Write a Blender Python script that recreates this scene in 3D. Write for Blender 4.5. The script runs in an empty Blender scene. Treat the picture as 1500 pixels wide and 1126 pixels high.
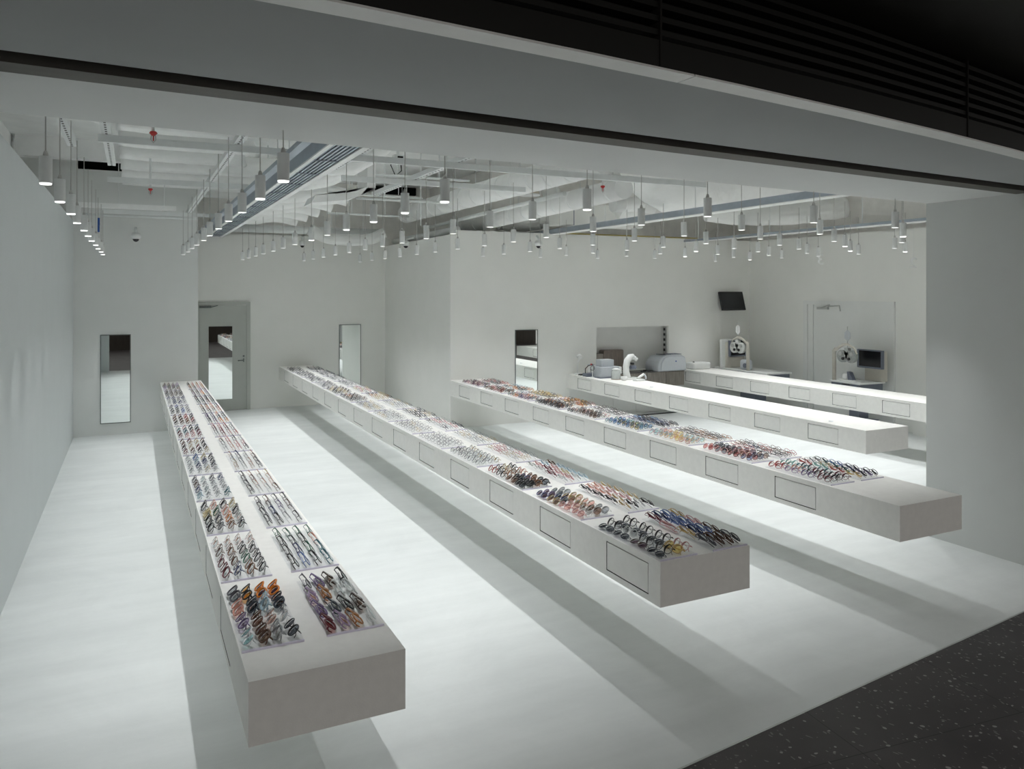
import bpy, math, random
from mathutils import Vector, Matrix, noise
PI = math.pi
C = bpy.context.scene.collection
S = bpy.context.scene
random.seed(7)

# ------------------------------------------------------------------ mesh builder
class M:
    def __init__(s):
        s.v = []; s.f = []; s.m = []; s.sm = []
    def face(s, idx, mi=0, smooth=False):
        s.f.append(tuple(idx)); s.m.append(mi); s.sm.append(smooth)
    def box(s, x0, x1, y0, y1, z0, z1, mi=0):
        b = len(s.v)
        s.v += [(x0,y0,z0),(x1,y0,z0),(x1,y1,z0),(x0,y1,z0),(x0,y0,z1),(x1,y0,z1),(x1,y1,z1),(x0,y1,z1)]
        for q in ((3,2,1,0),(4,5,6,7),(0,1,5,4),(1,2,6,5),(2,3,7,6),(3,0,4,7)):
            s.face([b+i for i in q], mi)
        return s
    def prism(s, poly, z0, z1, mi=0, smooth=False):
        n = len(poly); b = len(s.v)
        s.v += [(p[0],p[1],z0) for p in poly] + [(p[0],p[1],z1) for p in poly]
        s.face([b+i for i in range(n)][::-1], mi); s.face([b+n+i for i in range(n)], mi)
        for i in range(n):
            j = (i+1) % n
            s.face((b+i, b+j, b+n+j, b+n+i), mi, smooth)
        return s
    def extrude(s, pts, d, mi=0, smooth=False):
        """closed outline of 3-D points pushed along vector d"""
        n = len(pts); b = len(s.v); d = Vector(d)
        s.v += [tuple(p) for p in pts] + [tuple(Vector(p)+d) for p in pts]
        s.face([b+i for i in range(n)][::-1], mi); s.face([b+n+i for i in range(n)], mi)
        for i in range(n):
            j = (i+1) % n
            s.face((b+i, b+j, b+n+j, b+n+i), mi, smooth)
        return s
    def tube(s, path, r, n=8, closed=False, mi=0, caps=True, smooth=True, up=None):
        P = [Vector(p) for p in path]; k = len(P); b = len(s.v)
        rs = r if isinstance(r, (list, tuple)) else [r]*k
        ref = None
        for i in range(k):
            if closed: t = P[(i+1) % k] - P[i-1]
            else: t = P[min(i+1,k-1)] - P[max(i-1,0)]
            if t.length < 1e-9: t = Vector((0,0,1))
            t.normalize()
            if up is not None: ref = Vector(up)
            if ref is None:
                ref = Vector((0,0,1)) if abs(t.z) < .9 else Vector((1,0,0))
            a = ref - t*ref.dot(t)
            if a.length < 1e-5: a = t.orthogonal()
            a.normalize(); c = t.cross(a); ref = a
            for j in range(n):
                w = 2*PI*j/n
                s.v.append(tuple(P[i] + rs[i]*(math.cos(w)*a + math.sin(w)*c)))
        for i in range(k if closed else k-1):
            i2 = (i+1) % k
            for j in range(n):
                j2 = (j+1) % n
                s.face((b+i*n+j, b+i*n+j2, b+i2*n+j2, b+i2*n+j), mi, smooth)
        if caps and not closed:
            s.face([b+j for j in range(n)][::-1], mi); s.face([b+(k-1)*n+j for j in range(n)], mi)
        return s
    def lathe(s, prof, n=20, o=(0,0,0), mi=0, smooth=True):
        """profile (r,z) from bottom to top, capped"""
        b = len(s.v); k = len(prof)
        for r, z in prof:
            for j in range(n):
                w = 2*PI*j/n
                s.v.append((o[0]+r*math.cos(w), o[1]+r*math.sin(w), o[2]+z))
        for i in range(k-1):
            for j in range(n):
                j2 = (j+1) % n
                s.face((b+i*n+j, b+i*n+j2, b+(i+1)*n+j2, b+(i+1)*n+j), mi, smooth)
        s.face([b+j for j in range(n)][::-1], mi); s.face([b+(k-1)*n+j for j in range(n)], mi)
        return s
    def xform(s, mat, start=0):
        for i in range(start, len(s.v)):
            s.v[i] = tuple(mat @ Vector(s.v[i]))
        return s
    def mesh(s, name, mats):
        me = bpy.data.meshes.new(name)
        me.from_pydata(s.v, [], s.f)
        for m in mats: me.materials.append(m)
        me.polygons.foreach_set('material_index', s.m)
        me.polygons.foreach_set('use_smooth', s.sm)
        me.update()
        return me

def link(o, parent=None):
    C.objects.link(o)
    if parent is not None: o.parent = parent
    return o
def obj(name, mb, mats, parent=None, loc=(0,0,0), rz=0):
    if not isinstance(mats, (list, tuple)): mats = [mats]
    me = mb.mesh(name, mats) if isinstance(mb, M) else mb
    o = bpy.data.objects.new(name, me); o.location = loc; o.rotation_euler = (0,0,rz)
    return link(o, parent)
def bevel(o, w, seg=2):
    md = o.modifiers.new('bevel', 'BEVEL'); md.width = w; md.segments = seg; md.limit_method = 'ANGLE'
    return o
def tag(o, label, cat, group=None, kind=None):
    o['label'] = label; o['category'] = cat
    if group: o['group'] = group
    if kind: o['kind'] = kind
    return o
def thing(name, label, cat, loc=(0,0,0), rz=0, group=None):
    o = bpy.data.objects.new(name, None); o.location = loc; o.rotation_euler = (0,0,rz)
    o.empty_display_size = .1
    return tag(link(o), label, cat, group)
def struct(name, mb, mat, label=None):
    o = obj(name, mb, mat); o['kind'] = 'structure'
    if label: o['label'] = label
    return o

# ------------------------------------------------------------------ materials
def nodes(name):
    m = bpy.data.materials.new(name); m.use_nodes = True
    nt = m.node_tree
    return m, nt, nt.nodes['Principled BSDF']
def N(nt, t, **kw):
    n = nt.nodes.new(t)
    for k, v in kw.items(): setattr(n, k, v)
    return n
def mat(name, col, rough=.5, var=.04, scale=30, metal=0, bump=0, bscale=60, spec=.5, stretch=(1,1,1)):
    """plain surface with a little procedural variation of its own colour"""
    m, nt, b = nodes(name)
    tc = N(nt, 'ShaderNodeTexCoord'); mp = N(nt, 'ShaderNodeMapping')
    mp.inputs['Scale'].default_value = stretch
    nt.links.new(tc.outputs['Object'], mp.inputs['Vector'])
    nz = N(nt, 'ShaderNodeTexNoise'); nz.inputs['Scale'].default_value = scale; nz.inputs['Detail'].default_value = 4
    nt.links.new(mp.outputs['Vector'], nz.inputs['Vector'])
    rp = N(nt, 'ShaderNodeMapRange')
    rp.inputs['From Min'].default_value = .3; rp.inputs['From Max'].default_value = .7
    rp.inputs['To Min'].default_value = 1-var; rp.inputs['To Max'].default_value = 1+var
    nt.links.new(nz.outputs['Fac'], rp.inputs['Value'])
    mx = N(nt, 'ShaderNodeVectorMath', operation='SCALE'); mx.inputs[0].default_value = col[:3]
    nt.links.new(rp.outputs['Result'], mx.inputs['Scale'])
    nt.links.new(mx.outputs['Vector'], b.inputs['Base Color'])
    b.inputs['Roughness'].default_value = rough; b.inputs['Metallic'].default_value = metal
    b.inputs['Specular IOR Level'].default_value = spec
    if bump:
        nb = N(nt, 'ShaderNodeTexNoise'); nb.inputs['Scale'].default_value = bscale; nb.inputs['Detail'].default_value = 5
        nt.links.new(mp.outputs['Vector'], nb.inputs['Vector'])
        bp = N(nt, 'ShaderNodeBump'); bp.inputs['Strength'].default_value = bump; bp.inputs['Distance'].default_value = .03
        nt.links.new(nb.outputs['Fac'], bp.inputs['Height']); nt.links.new(bp.outputs['Normal'], b.inputs['Normal'])
    return m
def emit(name, col, st):
    m, nt, b = nodes(name)
    b.inputs['Base Color'].default_value = (*col, 1); b.inputs['Emission Color'].default_value = (*col, 1)
    b.inputs['Emission Strength'].default_value = st
    return m
def lensmat(name, col, gloss=.12):
    m, nt, b = nodes(name)
    nt.nodes.remove(b); out = nt.nodes['Material Output']
    t = N(nt, 'ShaderNodeBsdfTransparent'); t.inputs['Color'].default_value = (*col, 1)
    g = N(nt, 'ShaderNodeBsdfGlossy'); g.inputs['Roughness'].default_value = .04; g.inputs['Color'].default_value = (.9,.9,.9,1)
    lw = N(nt, 'ShaderNodeLayerWeight'); lw.inputs['Blend'].default_value = gloss
    mx = N(nt, 'ShaderNodeMixShader')
    nt.links.new(lw.outputs['Fresnel'], mx.inputs['Fac'])
    nt.links.new(t.outputs[0], mx.inputs[1]); nt.links.new(g.outputs[0], mx.inputs[2])
    nt.links.new(mx.outputs[0], out.inputs['Surface'])
    return m

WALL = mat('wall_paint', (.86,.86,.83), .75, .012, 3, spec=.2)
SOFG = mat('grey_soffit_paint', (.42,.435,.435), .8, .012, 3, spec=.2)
WALLF = mat('wall_paint_front_dimmed', (.60,.615,.605), .75, .012, 3, spec=.2)  # wall paint darkened, weaker light on the front return put into its colour
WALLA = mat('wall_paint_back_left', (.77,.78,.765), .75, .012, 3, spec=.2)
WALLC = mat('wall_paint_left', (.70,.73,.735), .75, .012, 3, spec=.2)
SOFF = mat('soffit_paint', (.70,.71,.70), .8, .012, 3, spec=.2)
VOIDW = mat('raw_block_wall', (.90,.885,.855), .9, .04, 6, spec=.1)
COUNTER = mat('counter_mortar', (.86,.85,.82), .62, .025, 22, bump=.04, bscale=120, spec=.3)
DRAWER = mat('drawer_mortar', (.85,.842,.815), .62, .025, 18, bump=.04, bscale=120, spec=.3)
CEIL = mat('painted_slab', (.90,.905,.895), .85, .05, 2.5, bump=.9, bscale=1.6, spec=.1)
WRAP = mat('painted_insulation', (.91,.915,.90), .7, .03, 4, bump=.6, bscale=7, spec=.25)
DUCT = mat('painted_duct', (.91,.915,.905), .55, .02, 8, spec=.3)
PIPE = mat('painted_steel', (.80,.82,.81), .5, .03, 12, spec=.4)
TRAYG = mat('grey_tray_steel', (.42,.47,.53), .45, .05, 10, metal=.3)
GRL = mat('grille_slate', (.20,.22,.27), .5, .05, 20)
BLACK = mat('void_black', (.012,.012,.012), .9, .1, 10, spec=.1)
DARKF = mat('dark_bronze', (.10,.092,.08), .55, .08, 6, stretch=(.4,4,4), spec=.3)
SLOTD = mat('slot_dark', (.02,.019,.017), .7, .1, 6, spec=.2)
FASC = mat('black_louvre', (.012,.0115,.010), .6, .08, 12, spec=.25)
OLIVE = mat('dark_ceiling_panel', (.02,.019,.015), .6, .06, 3, spec=.2)
LIP = mat('satin_lip', (.86,.86,.83), .4, .02, 14, spec=.4)
LAMP = mat('lamp_body_paint', (.80,.81,.80), .45, .02, 30, spec=.4)
CORD = mat('lamp_cord', (.52,.51,.49), .6, .05, 50)
GLOW = emit('lamp_diffuser', (1,1,.97), 1.7)
MIRROR, _nt, _b = nodes('mirror_silver')
_b.inputs['Base Color'].default_value = (.86,.90,.885,1); _b.inputs['Metallic'].default_value = 1; _b.inputs['Roughness'].default_value = .015
_z = N(_nt, 'ShaderNodeTexNoise'); _z.inputs['Scale'].default_value = 2
_r = N(_nt, 'ShaderNodeMapRange'); _r.inputs['To Min'].default_value = .008; _r.inputs['To Max'].default_value = .02
_nt.links.new(_z.outputs['Fac'], _r.inputs['Value']); _nt.links.new(_r.outputs['Result'], _b.inputs['Roughness'])
FRAME = mat('mirror_frame', (.17,.19,.185), .4, .05, 20, metal=.4)
STEEL = mat('brushed_steel', (.55,.56,.55), .32, .05, 40, metal=.9, stretch=(1,1,12))
DOORP = mat('door_paint', (.50,.52,.49), .5, .015, 5, spec=.35)
DOORW = mat('white_door_paint', (.82,.83,.815), .5, .015, 5, spec=.3)
ACR = None
def _acr():
    m, nt, b = nodes('tray_acrylic')
    b.inputs['Base Color'].default_value = (.80,.82,.85,1); b.inputs['Roughness'].default_value = .12
    out = nt.nodes['Material Output']
    nz = N(nt, 'ShaderNodeTexNoise'); nz.inputs['Scale'].default_value = 9
    rg = N(nt, 'ShaderNodeMapRange'); rg.inputs['To Min'].default_value = .025; rg.inputs['To Max'].default_value = .05
    nt.links.new(nz.outputs['Fac'], rg.inputs['Value'])
    t = N(nt, 'ShaderNodeBsdfTransparent'); t.inputs['Color'].default_value = (.985,.988,.994,1)
    mx = N(nt, 'ShaderNodeMixShader')
    nt.links.new(rg.outputs['Result'], mx.inputs['Fac'])
    nt.links.new(t.outputs[0], mx.inputs[1]); nt.links.new(b.outputs[0], mx.inputs[2]); nt.links.new(mx.outputs[0], out.inputs['Surface'])
    return m
ACR = _acr()
LAV = mat('lavender_edge', (.68,.65,.77), .3, .04, 30)
WHITEP = mat('white_plastic', (.82,.83,.82), .35, .02, 20)
GREYP = mat('cool_grey_plastic', (.55,.58,.62), .35, .03, 20)
DKGP = mat('slate_plastic', (.16,.18,.23), .4, .05, 20)
BEIGEP = mat('beige_enamel', (.60,.57,.51), .4, .03, 20)
BLACKP = mat('black_plastic', (.012,.012,.014), .3, .1, 20)
SCREEN = mat('dark_screen', (.008,.009,.012), .22, .1, 5)
GLASSB = lensmat('clear_glass', (.93,.95,.95), .3)
WOOD = mat('grey_brown_laminate', (.30,.27,.24), .5, .2, 7, stretch=(6,6,.7))
WOODD = mat('brown_laminate', (.22,.18,.155), .45, .2, 8, stretch=(6,6,.7))
RED = mat('sprinkler_red', (.55,.03,.03), .4, .05, 30)
YEL = mat('yellow_pipe', (.75,.62,.25), .5, .05, 20)
BLUE = mat('blue_tag', (.02,.09,.35), .5, .05, 30)
CORK = mat('tan_floor_tile', (.23,.16,.09), .5, .15, 30)

def floor_mat():
    m, nt, b = nodes('white_mortar_floor')
    tc = N(nt, 'ShaderNodeTexCoord')
    mp = N(nt, 'ShaderNodeMapping'); mp.inputs['Scale'].default_value = (.35,2.2,1)
    nt.links.new(tc.outputs['Object'], mp.inputs['Vector'])
    n1 = N(nt, 'ShaderNodeTexNoise'); n1.inputs['Scale'].default_value = 1.5; n1.inputs['Detail'].default_value = 7; n1.inputs['Roughness'].default_value = .65
    nt.links.new(mp.outputs['Vector'], n1.inputs['Vector'])
    n2 = N(nt, 'ShaderNodeTexNoise'); n2.inputs['Scale'].default_value = .9; n2.inputs['Detail'].default_value = 9; n2.inputs['Roughness'].default_value = .7; n2.inputs['Distortion'].default_value = .8
    nt.links.new(tc.outputs['Object'], n2.inputs['Vector'])
    ad = N(nt, 'ShaderNodeMath', operation='ADD'); nt.links.new(n1.outputs['Fac'], ad.inputs[0]); nt.links.new(n2.outputs['Fac'], ad.inputs[1])
    rp = N(nt, 'ShaderNodeValToRGB')
    e = rp.color_ramp.elements
    e[0].position = .36; e[0].color = (.66,.685,.68,1); e[1].position = .62; e[1].color = (.765,.79,.785,1)
    hf = N(nt, 'ShaderNodeMath', operation='MULTIPLY'); hf.inputs[1].default_value = .5
    nt.links.new(ad.outputs[0], hf.inputs[0]); nt.links.new(hf.outputs[0], rp.inputs['Fac'])
    nt.links.new(rp.outputs['Color'], b.inputs['Base Color'])
    b.inputs['Roughness'].default_value = .55; b.inputs['Specular IOR Level'].default_value = .25
    return m
def terrazzo():
    m, nt, b = nodes('black_terrazzo')
    tc = N(nt, 'ShaderNodeTexCoord')
    ns = N(nt, 'ShaderNodeTexNoise'); ns.inputs['Scale'].default_value = 8
    nt.links.new(tc.outputs['Object'], ns.inputs['Vector'])
    mxv = N(nt, 'ShaderNodeMixRGB'); mxv.inputs['Fac'].default_value = .06
    nt.links.new(tc.outputs['Object'], mxv.inputs[1]); nt.links.new(ns.outputs['Color'], mxv.inputs[2])
    vo = N(nt, 'ShaderNodeTexVoronoi'); vo.inputs['Scale'].default_value = 26; vo.inputs['Randomness'].default_value = 1
    nt.links.new(mxv.outputs[0], vo.inputs['Vector'])
    # only some cells hold a chip
    sep = N(nt, 'ShaderNodeSeparateColor'); nt.links.new(vo.outputs['Color'], sep.inputs[0])
    gate = N(nt, 'ShaderNodeMath', operation='GREATER_THAN'); gate.inputs[1].default_value = .55; nt.links.new(sep.outputs[0], gate.inputs[0])
    sz = N(nt, 'ShaderNodeMath', operation='MULTIPLY'); sz.inputs[1].default_value = .30; nt.links.new(sep.outputs[1], sz.inputs[0])
    lt = N(nt, 'ShaderNodeMath', operation='LESS_THAN'); nt.links.new(vo.outputs['Distance'], lt.inputs[0]); nt.links.new(sz.outputs[0], lt.inputs[1])
    mu = N(nt, 'ShaderNodeMath', operation='MULTIPLY'); nt.links.new(gate.outputs[0], mu.inputs[0]); nt.links.new(lt.outputs[0], mu.inputs[1])
    nb = N(nt, 'ShaderNodeTexNoise'); nb.inputs['Scale'].default_value = 1.4; nb.inputs['Detail'].default_value = 5
    nt.links.new(tc.outputs['Object'], nb.inputs['Vector'])
    cr = N(nt, 'ShaderNodeValToRGB'); e = cr.color_ramp.elements
    e[0].position = .3; e[0].color = (.038,.032,.034,1); e[1].position = .7; e[1].color = (.068,.060,.062,1)
    nt.links.new(nb.outputs['Fac'], cr.inputs['Fac'])
    br = N(nt, 'ShaderNodeTexBrick'); br.offset = 0; br.inputs['Scale'].default_value = 1
    br.inputs['Brick Width'].default_value = 1.1; br.inputs['Row Height'].default_value = 1.1; br.inputs['Mortar Size'].default_value = .0025
    br.inputs['Color1'].default_value = br.inputs['Color2'].default_value = (1,1,1,1); br.inputs['Mortar'].default_value = (.25,.25,.25,1)
    mpb = N(nt, 'ShaderNodeMapping'); mpb.inputs['Rotation'].default_value = (0,0,.11); mpb.inputs['Location'].default_value = (.35,.28,0)
    nt.links.new(tc.outputs['Object'], mpb.inputs['Vector']); nt.links.new(mpb.outputs[0], br.inputs['Vector'])
    mm = N(nt, 'ShaderNodeMixRGB'); mm.blend_type = 'MULTIPLY'; mm.inputs['Fac'].default_value = 1
    nt.links.new(cr.outputs['Color'], mm.inputs[1]); nt.links.new(br.outputs['Color'], mm.inputs[2])
    mx = N(nt, 'ShaderNodeMixRGB'); mx.inputs[2].default_value = (.27,.26,.25,1)
    v2 = N(nt, 'ShaderNodeTexVoronoi'); v2.inputs['Scale'].default_value = 60
    mp2 = N(nt, 'ShaderNodeMapping'); mp2.inputs['Scale'].default_value = (1,.38,1); mp2.inputs['Rotation'].default_value = (0,0,.9)
    ms2 = N(nt, 'ShaderNodeMixRGB'); ms2.inputs['Fac'].default_value = .10
    nt.links.new(tc.outputs['Object'], ms2.inputs[1]); nt.links.new(ns.outputs['Color'], ms2.inputs[2]); nt.links.new(ms2.outputs[0], mp2.inputs['Vector']); nt.links.new(mp2.outputs[0], v2.inputs['Vector'])
    s2 = N(nt, 'ShaderNodeSeparateColor'); nt.links.new(v2.outputs['Color'], s2.inputs[0])
    g2 = N(nt, 'ShaderNodeMath', operation='GREATER_THAN'); g2.inputs[1].default_value = .5; nt.links.new(s2.outputs[0], g2.inputs[0])
    z2 = N(nt, 'ShaderNodeMath', operation='MULTIPLY'); z2.inputs[1].default_value = .34; nt.links.new(s2.outputs[1], z2.inputs[0])
    l2 = N(nt, 'ShaderNodeMath', operation='LESS_THAN'); nt.links.new(v2.outputs['Distance'], l2.inputs[0]); nt.links.new(z2.outputs[0], l2.inputs[1])
    m2 = N(nt, 'ShaderNodeMath', operation='MULTIPLY'); nt.links.new(g2.outputs[0], m2.inputs[0]); nt.links.new(l2.outputs[0], m2.inputs[1])
    m3 = N(nt, 'ShaderNodeMath', operation='MULTIPLY'); m3.inputs[1].default_value = .55; nt.links.new(m2.outputs[0], m3.inputs[0])
    mxx = N(nt, 'ShaderNodeMath', operation='MAXIMUM'); nt.links.new(mu.outputs[0], mxx.inputs[0]); nt.links.new(m3.outputs[0], mxx.inputs[1])
    nt.links.new(mxx.outputs[0], mx.inputs['Fac']); nt.links.new(mm.outputs[0], mx.inputs[1])
    nt.links.new(mx.outputs[0], b.inputs['Base Color'])
    b.inputs['Roughness'].default_value = .45; b.inputs['Specular IOR Level'].default_value = .25
    return m
def slotted():
    m, nt, b = nodes('slotted_channel')
    tc = N(nt, 'ShaderNodeTexCoord'); sp = N(nt, 'ShaderNodeSeparateXYZ'); nt.links.new(tc.outputs['Object'], sp.inputs[0])
    fr = N(nt, 'ShaderNodeMath', operation='PINGPONG'); fr.inputs[1].default_value = .045; nt.links.new(sp.outputs['Y'], fr.inputs[0])
    g1 = N(nt, 'ShaderNodeMath', operation='LESS_THAN'); g1.inputs[1].default_value = .024; nt.links.new(fr.outputs[0], g1.inputs[0])
    ab = N(nt, 'ShaderNodeMath', operation='ABSOLUTE'); nt.links.new(sp.outputs['X'], ab.inputs[0])
    g2 = N(nt, 'ShaderNodeMath', operation='LESS_THAN'); g2.inputs[1].default_value = .008; nt.links.new(ab.outputs[0], g2.inputs[0])
    mu = N(nt, 'ShaderNodeMath', operation='MULTIPLY'); nt.links.new(g1.outputs[0], mu.inputs[0]); nt.links.new(g2.outputs[0], mu.inputs[1])
    mx = N(nt, 'ShaderNodeMixRGB'); mx.inputs[1].default_value = (.76,.775,.77,1); mx.inputs[2].default_value = (.03,.03,.03,1)
    nt.links.new(mu.outputs[0], mx.inputs['Fac']); nt.links.new(mx.outputs[0], b.inputs['Base Color'])
    b.inputs['Roughness'].default_value = .5
    return m
FLOOR = floor_mat(); TERR = terrazzo(); SLOT = slotted()

# ------------------------------------------------------------------ the setting
XL = -.846; YA = 13.95; YB = 15.85; XC = 4.79; YD = 12.1; XE = 11.395; XF = 6.718; ZS = 3.13
fy = lambda x: 2.724 + .111*x              # line where shop floor meets mall floor
struct('floor', M().prism([(-1.2,fy(-1.2)),(14,fy(14)),(14,18),(-4,18),(-4,fy(-1.2)+2)], -.12, 0), FLOOR)
struct('floor_mall', M().prism([(-9,-6),(16,-6),(16,fy(16)-.012),(-9,fy(-9)-.012)], -.12, 0), TERR)
struct('trim_1', M().prism([(-9,fy(-9)-.012),(16,fy(16)-.012),(16,fy(16)-.0005),(-9,fy(-9)-.0005)], -.11, .0015), STEEL)
struct('floor_tile', M().prism([(5.86,fy(5.86)-.02),(6.6,fy(6.6)-.02),(6.55,fy(6.6)-.5),(5.92,fy(5.9)-.17)], -.01, .0012), CORK)
# left wall: low near the front, tall further in
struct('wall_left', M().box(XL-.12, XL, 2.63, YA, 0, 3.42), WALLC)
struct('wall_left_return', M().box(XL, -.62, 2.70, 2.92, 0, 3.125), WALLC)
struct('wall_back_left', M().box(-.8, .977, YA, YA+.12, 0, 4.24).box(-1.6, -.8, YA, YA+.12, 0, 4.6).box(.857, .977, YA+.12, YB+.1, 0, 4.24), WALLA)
struct('wall_back', M().box(.977, XC+.1, YB, YB+.12, 0, 3.42), WALL)
struct('wall_return', M().box(XC, XC+.12, YD, YB, 0, 3.26), WALL)
NX0, NX1, NZ0, NZ1, ND = 7.68, 9.33, .81, 1.637, .22
w = M()
w.box(XC+.12, NX0, YD, YD+.12, 0, 3.34); w.box(NX1, XE, YD, YD+.12, 0, 3.34)
w.box(NX0, NX1, YD, YD+.12, 0, NZ0); w.box(NX0, NX1, YD, YD+.12, NZ1, 3.34)
struct('wall_back_right', w, WALL)
n = M()
n.box(NX0-.02, NX1+.02, YD+ND, YD+ND+.02, NZ0-.02, NZ1+.02)
n.box(NX0-.02, NX0, YD+.12, YD+ND, NZ0-.02, NZ1+.02); n.box(NX1, NX1+.02, YD+.12, YD+ND, NZ0-.02, NZ1+.02)
n.box(NX0, NX1, YD+.12, YD+ND, NZ0-.02, NZ0); n.box(NX0, NX1, YD+.12, YD+ND, NZ1, NZ1+.02)
struct('trim_2', n, mat('niche_lining', (.74,.74,.72), .4, .02, 6))
struct('wall_right', M().box(XE, XE+.12, fy(XE)+.03, YD, 0, 3.129).box(XE, XE+.12, 5.3, YD, 3.129, 3.33), WALL)
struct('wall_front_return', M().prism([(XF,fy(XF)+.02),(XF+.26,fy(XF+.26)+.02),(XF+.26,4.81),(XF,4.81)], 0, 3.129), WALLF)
struct('trim_3', M().box(XE-.13, XE, 4.81, 8.3, 0, .52), WALL)
# void above the partitions
struct('ceiling', M().box(-4.2, 15, 3.9, 18.2, 4.6, 4.75), CEIL)
struct('wall_void_back', M().box(-1.75, 12.05, 16.3, 16.45, 0, 4.6), VOIDW)
struct('wall_void_mid', M().box(5.95, 11.89, 13.05, 13.15, 0, 4.6).box(5.95, 6.05, 13.15, 16.29, 0, 4.6), VOIDW)
struct('wall_void_left', M().box(-1.75, -1.6, 4.1, 16.3, 0, 4.6), CEIL)
struct('wall_void_right', M().box(11.9, 12.05, 5.4, 16.3, 0, 4.6), VOIDW)
# storefront soffits (lines run 4.3 degrees off the counters)
ln = lambda a, x: a + .0757*x
def band(a0, a1, z0, z1, x0=-4.2, x1=15): return M().prism([(x0,ln(a0,x0)),(x1,ln(a0,x1)),(x1,ln(a1,x1)),(x0,ln(a1,x0))], z0, z1)
b = band(3.49, 4.285, ZS, ZS+.12); b.prism([(-4.2,ln(4.185,-4.2)),(15,ln(4.185,15)),(15,ln(4.285,15)),(-4.2,ln(4.285,-4.2))], ZS+.12, 4.6)
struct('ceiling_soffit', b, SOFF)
sh = band(3.325, 3.478, ZS-.004, ZS+.05); struct('trim_4', sh, DARKF)
struct('trim_5', band(3.478, 3.49, ZS+.004, ZS+.10), PIPE)
struct('trim_6', band(3.17, 3.33, ZS+.07, ZS+.14), SLOTD)
fo = lambda x: 2.155 + .078*x + .0112*x*x     # gently bowed outer fascia
xs = [-4.2 + i*.8 for i in range(25)]
ou = [(x, fo(x)+.108) for x in xs]
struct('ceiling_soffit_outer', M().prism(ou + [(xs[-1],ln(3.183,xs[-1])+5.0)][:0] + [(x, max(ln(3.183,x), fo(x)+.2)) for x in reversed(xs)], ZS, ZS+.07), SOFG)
lip = thing('fascia_lip', 'satin metal lip along the lower edge of the black louvred fascia', 'fascia', (0,0,0))
jx = 1.935
for k, (a, c) in enumerate(((-4.2, jx-.003), (jx+.003, xs[-1]))):
    q = [a] + [x for x in xs if a < x < c] + [c]
    obj('lip_panel', M().prism([(x, fo(x)) for x in q] + [(x, fo(x)+.103) for x in reversed(q)], ZS-.004, ZS+.004), LIP, lip)
fas = thing('louvred_fascia', 'black louvred mall fascia above the shop opening', 'fascia', (0,0,0))
def strip(y_off, d, z0, z1):
    return M().prism([(x, fo(x)+y_off) for x in xs] + [(x, fo(x)+y_off+d) for x in reversed(xs)], z0, z1)
obj('fascia_band', strip(.002, .03, ZS+.005, ZS+.105), FASC, fas)
obj('backing', strip(.07, .03, ZS+.105, 3.56), SLOTD, fas)
for k in range(8):
    obj('louvre', strip(.008, .05, ZS+.125+k*.051, ZS+.125+k*.051+.022), FASC, fas)
for x in (1.76, 4.05): obj('fascia_joint', M().box(x-.004, x+.004, fo(x)-.001, fo(x)+.07, ZS+.006, 3.55), SLOTD, fas)
struct('ceiling_mall', M().prism([(x, fo(x)-1.25) for x in xs] + [(x, fo(x)+.1) for x in reversed(xs)], 3.56, 3.64), OLIVE)
struct('wall_mall_unseen', M().box(-9, 16, -6.1, -6, 0, 1.0), mat('mall_dark_panel', (.035,.026,.02), .5, .2, 4, stretch=(3,3,.5)))  # unseen wall added for dark mirror reflections, cut low so light passes over

# ------------------------------------------------------------------ mirrors and doors
def mirror(x0, x1, z0, z1, y, label):
    t = thing('wall_mirror', label, 'mirror', ((x0+x1)/2, y, z0), 0, 'tall wall mirrors')
    hw = (x1-x0)/2; h = z1-z0
    f = M(); b = .012
    f.box(-hw,-hw+b,-.014,0,0,h).box(hw-b,hw,-.014,0,0,h).box(-hw+b,hw-b,-.014,0,0,b).box(-hw+b,hw-b,-.014,0,h-b,h)
    obj('frame', f, FRAME, t)
    obj('mirror_glass', M().box(-hw+b,hw-b,-.010,-.001,b,h-b), MIRROR, t)
mirror(-.473, -.034, .185, 1.61, YA, 'tall mirror on the back wall left of the leftmost counter')
mirror(3.81, 4.268, .19, 1.62, YB, 'tall mirror reflecting pale wall behind the far end of the second counter')
mirror(6.0, 6.45, .19, 1.63, YD, 'tall mirror showing a black patch behind the third counter')

d = thing('door_1', 'grey flush door with a mirror panel, lever handle and closer', 'door', (1.56, YB, 0)); d['kind'] = 'structure'
fr = M(); fr.box(.43,.50,-.05,0,0,2.10).box(-.50,-.43,-.05,0,0,2.10).box(-.43,.43,-.05,0,2.04,2.10)
obj('door_frame', fr, DOORP, d)
leaf = obj('door_leaf', M().box(-.427,.427,-.035,-.004,.012,2.034), DOORP, d)
obj('mirror_panel', M().box(-.262,.165,-.040,-.0355,.225,1.63), MIRROR, leaf)
h = obj('door_handle', M().tube([(.375,-.036,.965),(.375,-.075,.965),(.30,-.078,.965),(.265,-.078,.962)], .010, 8).lathe([(.024,0),(.024,.008)], 14, (0,0,0)).box(.365,.385,-.040,-.036,.93,1.0), FRAME, leaf)
lk = M(); lk.tube([(.375,-.0352,1.045),(.375,-.05,1.045)], .018, 12); obj('door_lock', lk, FRAME, leaf)
cl = M(); cl.box(-.43,-.22,-.075,-.036,1.985,2.03).tube([(-.22,-.06,2.0),(-.1,-.075,2.035)], .008, 6); obj('door_closer', cl, FRAME, d)

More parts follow.
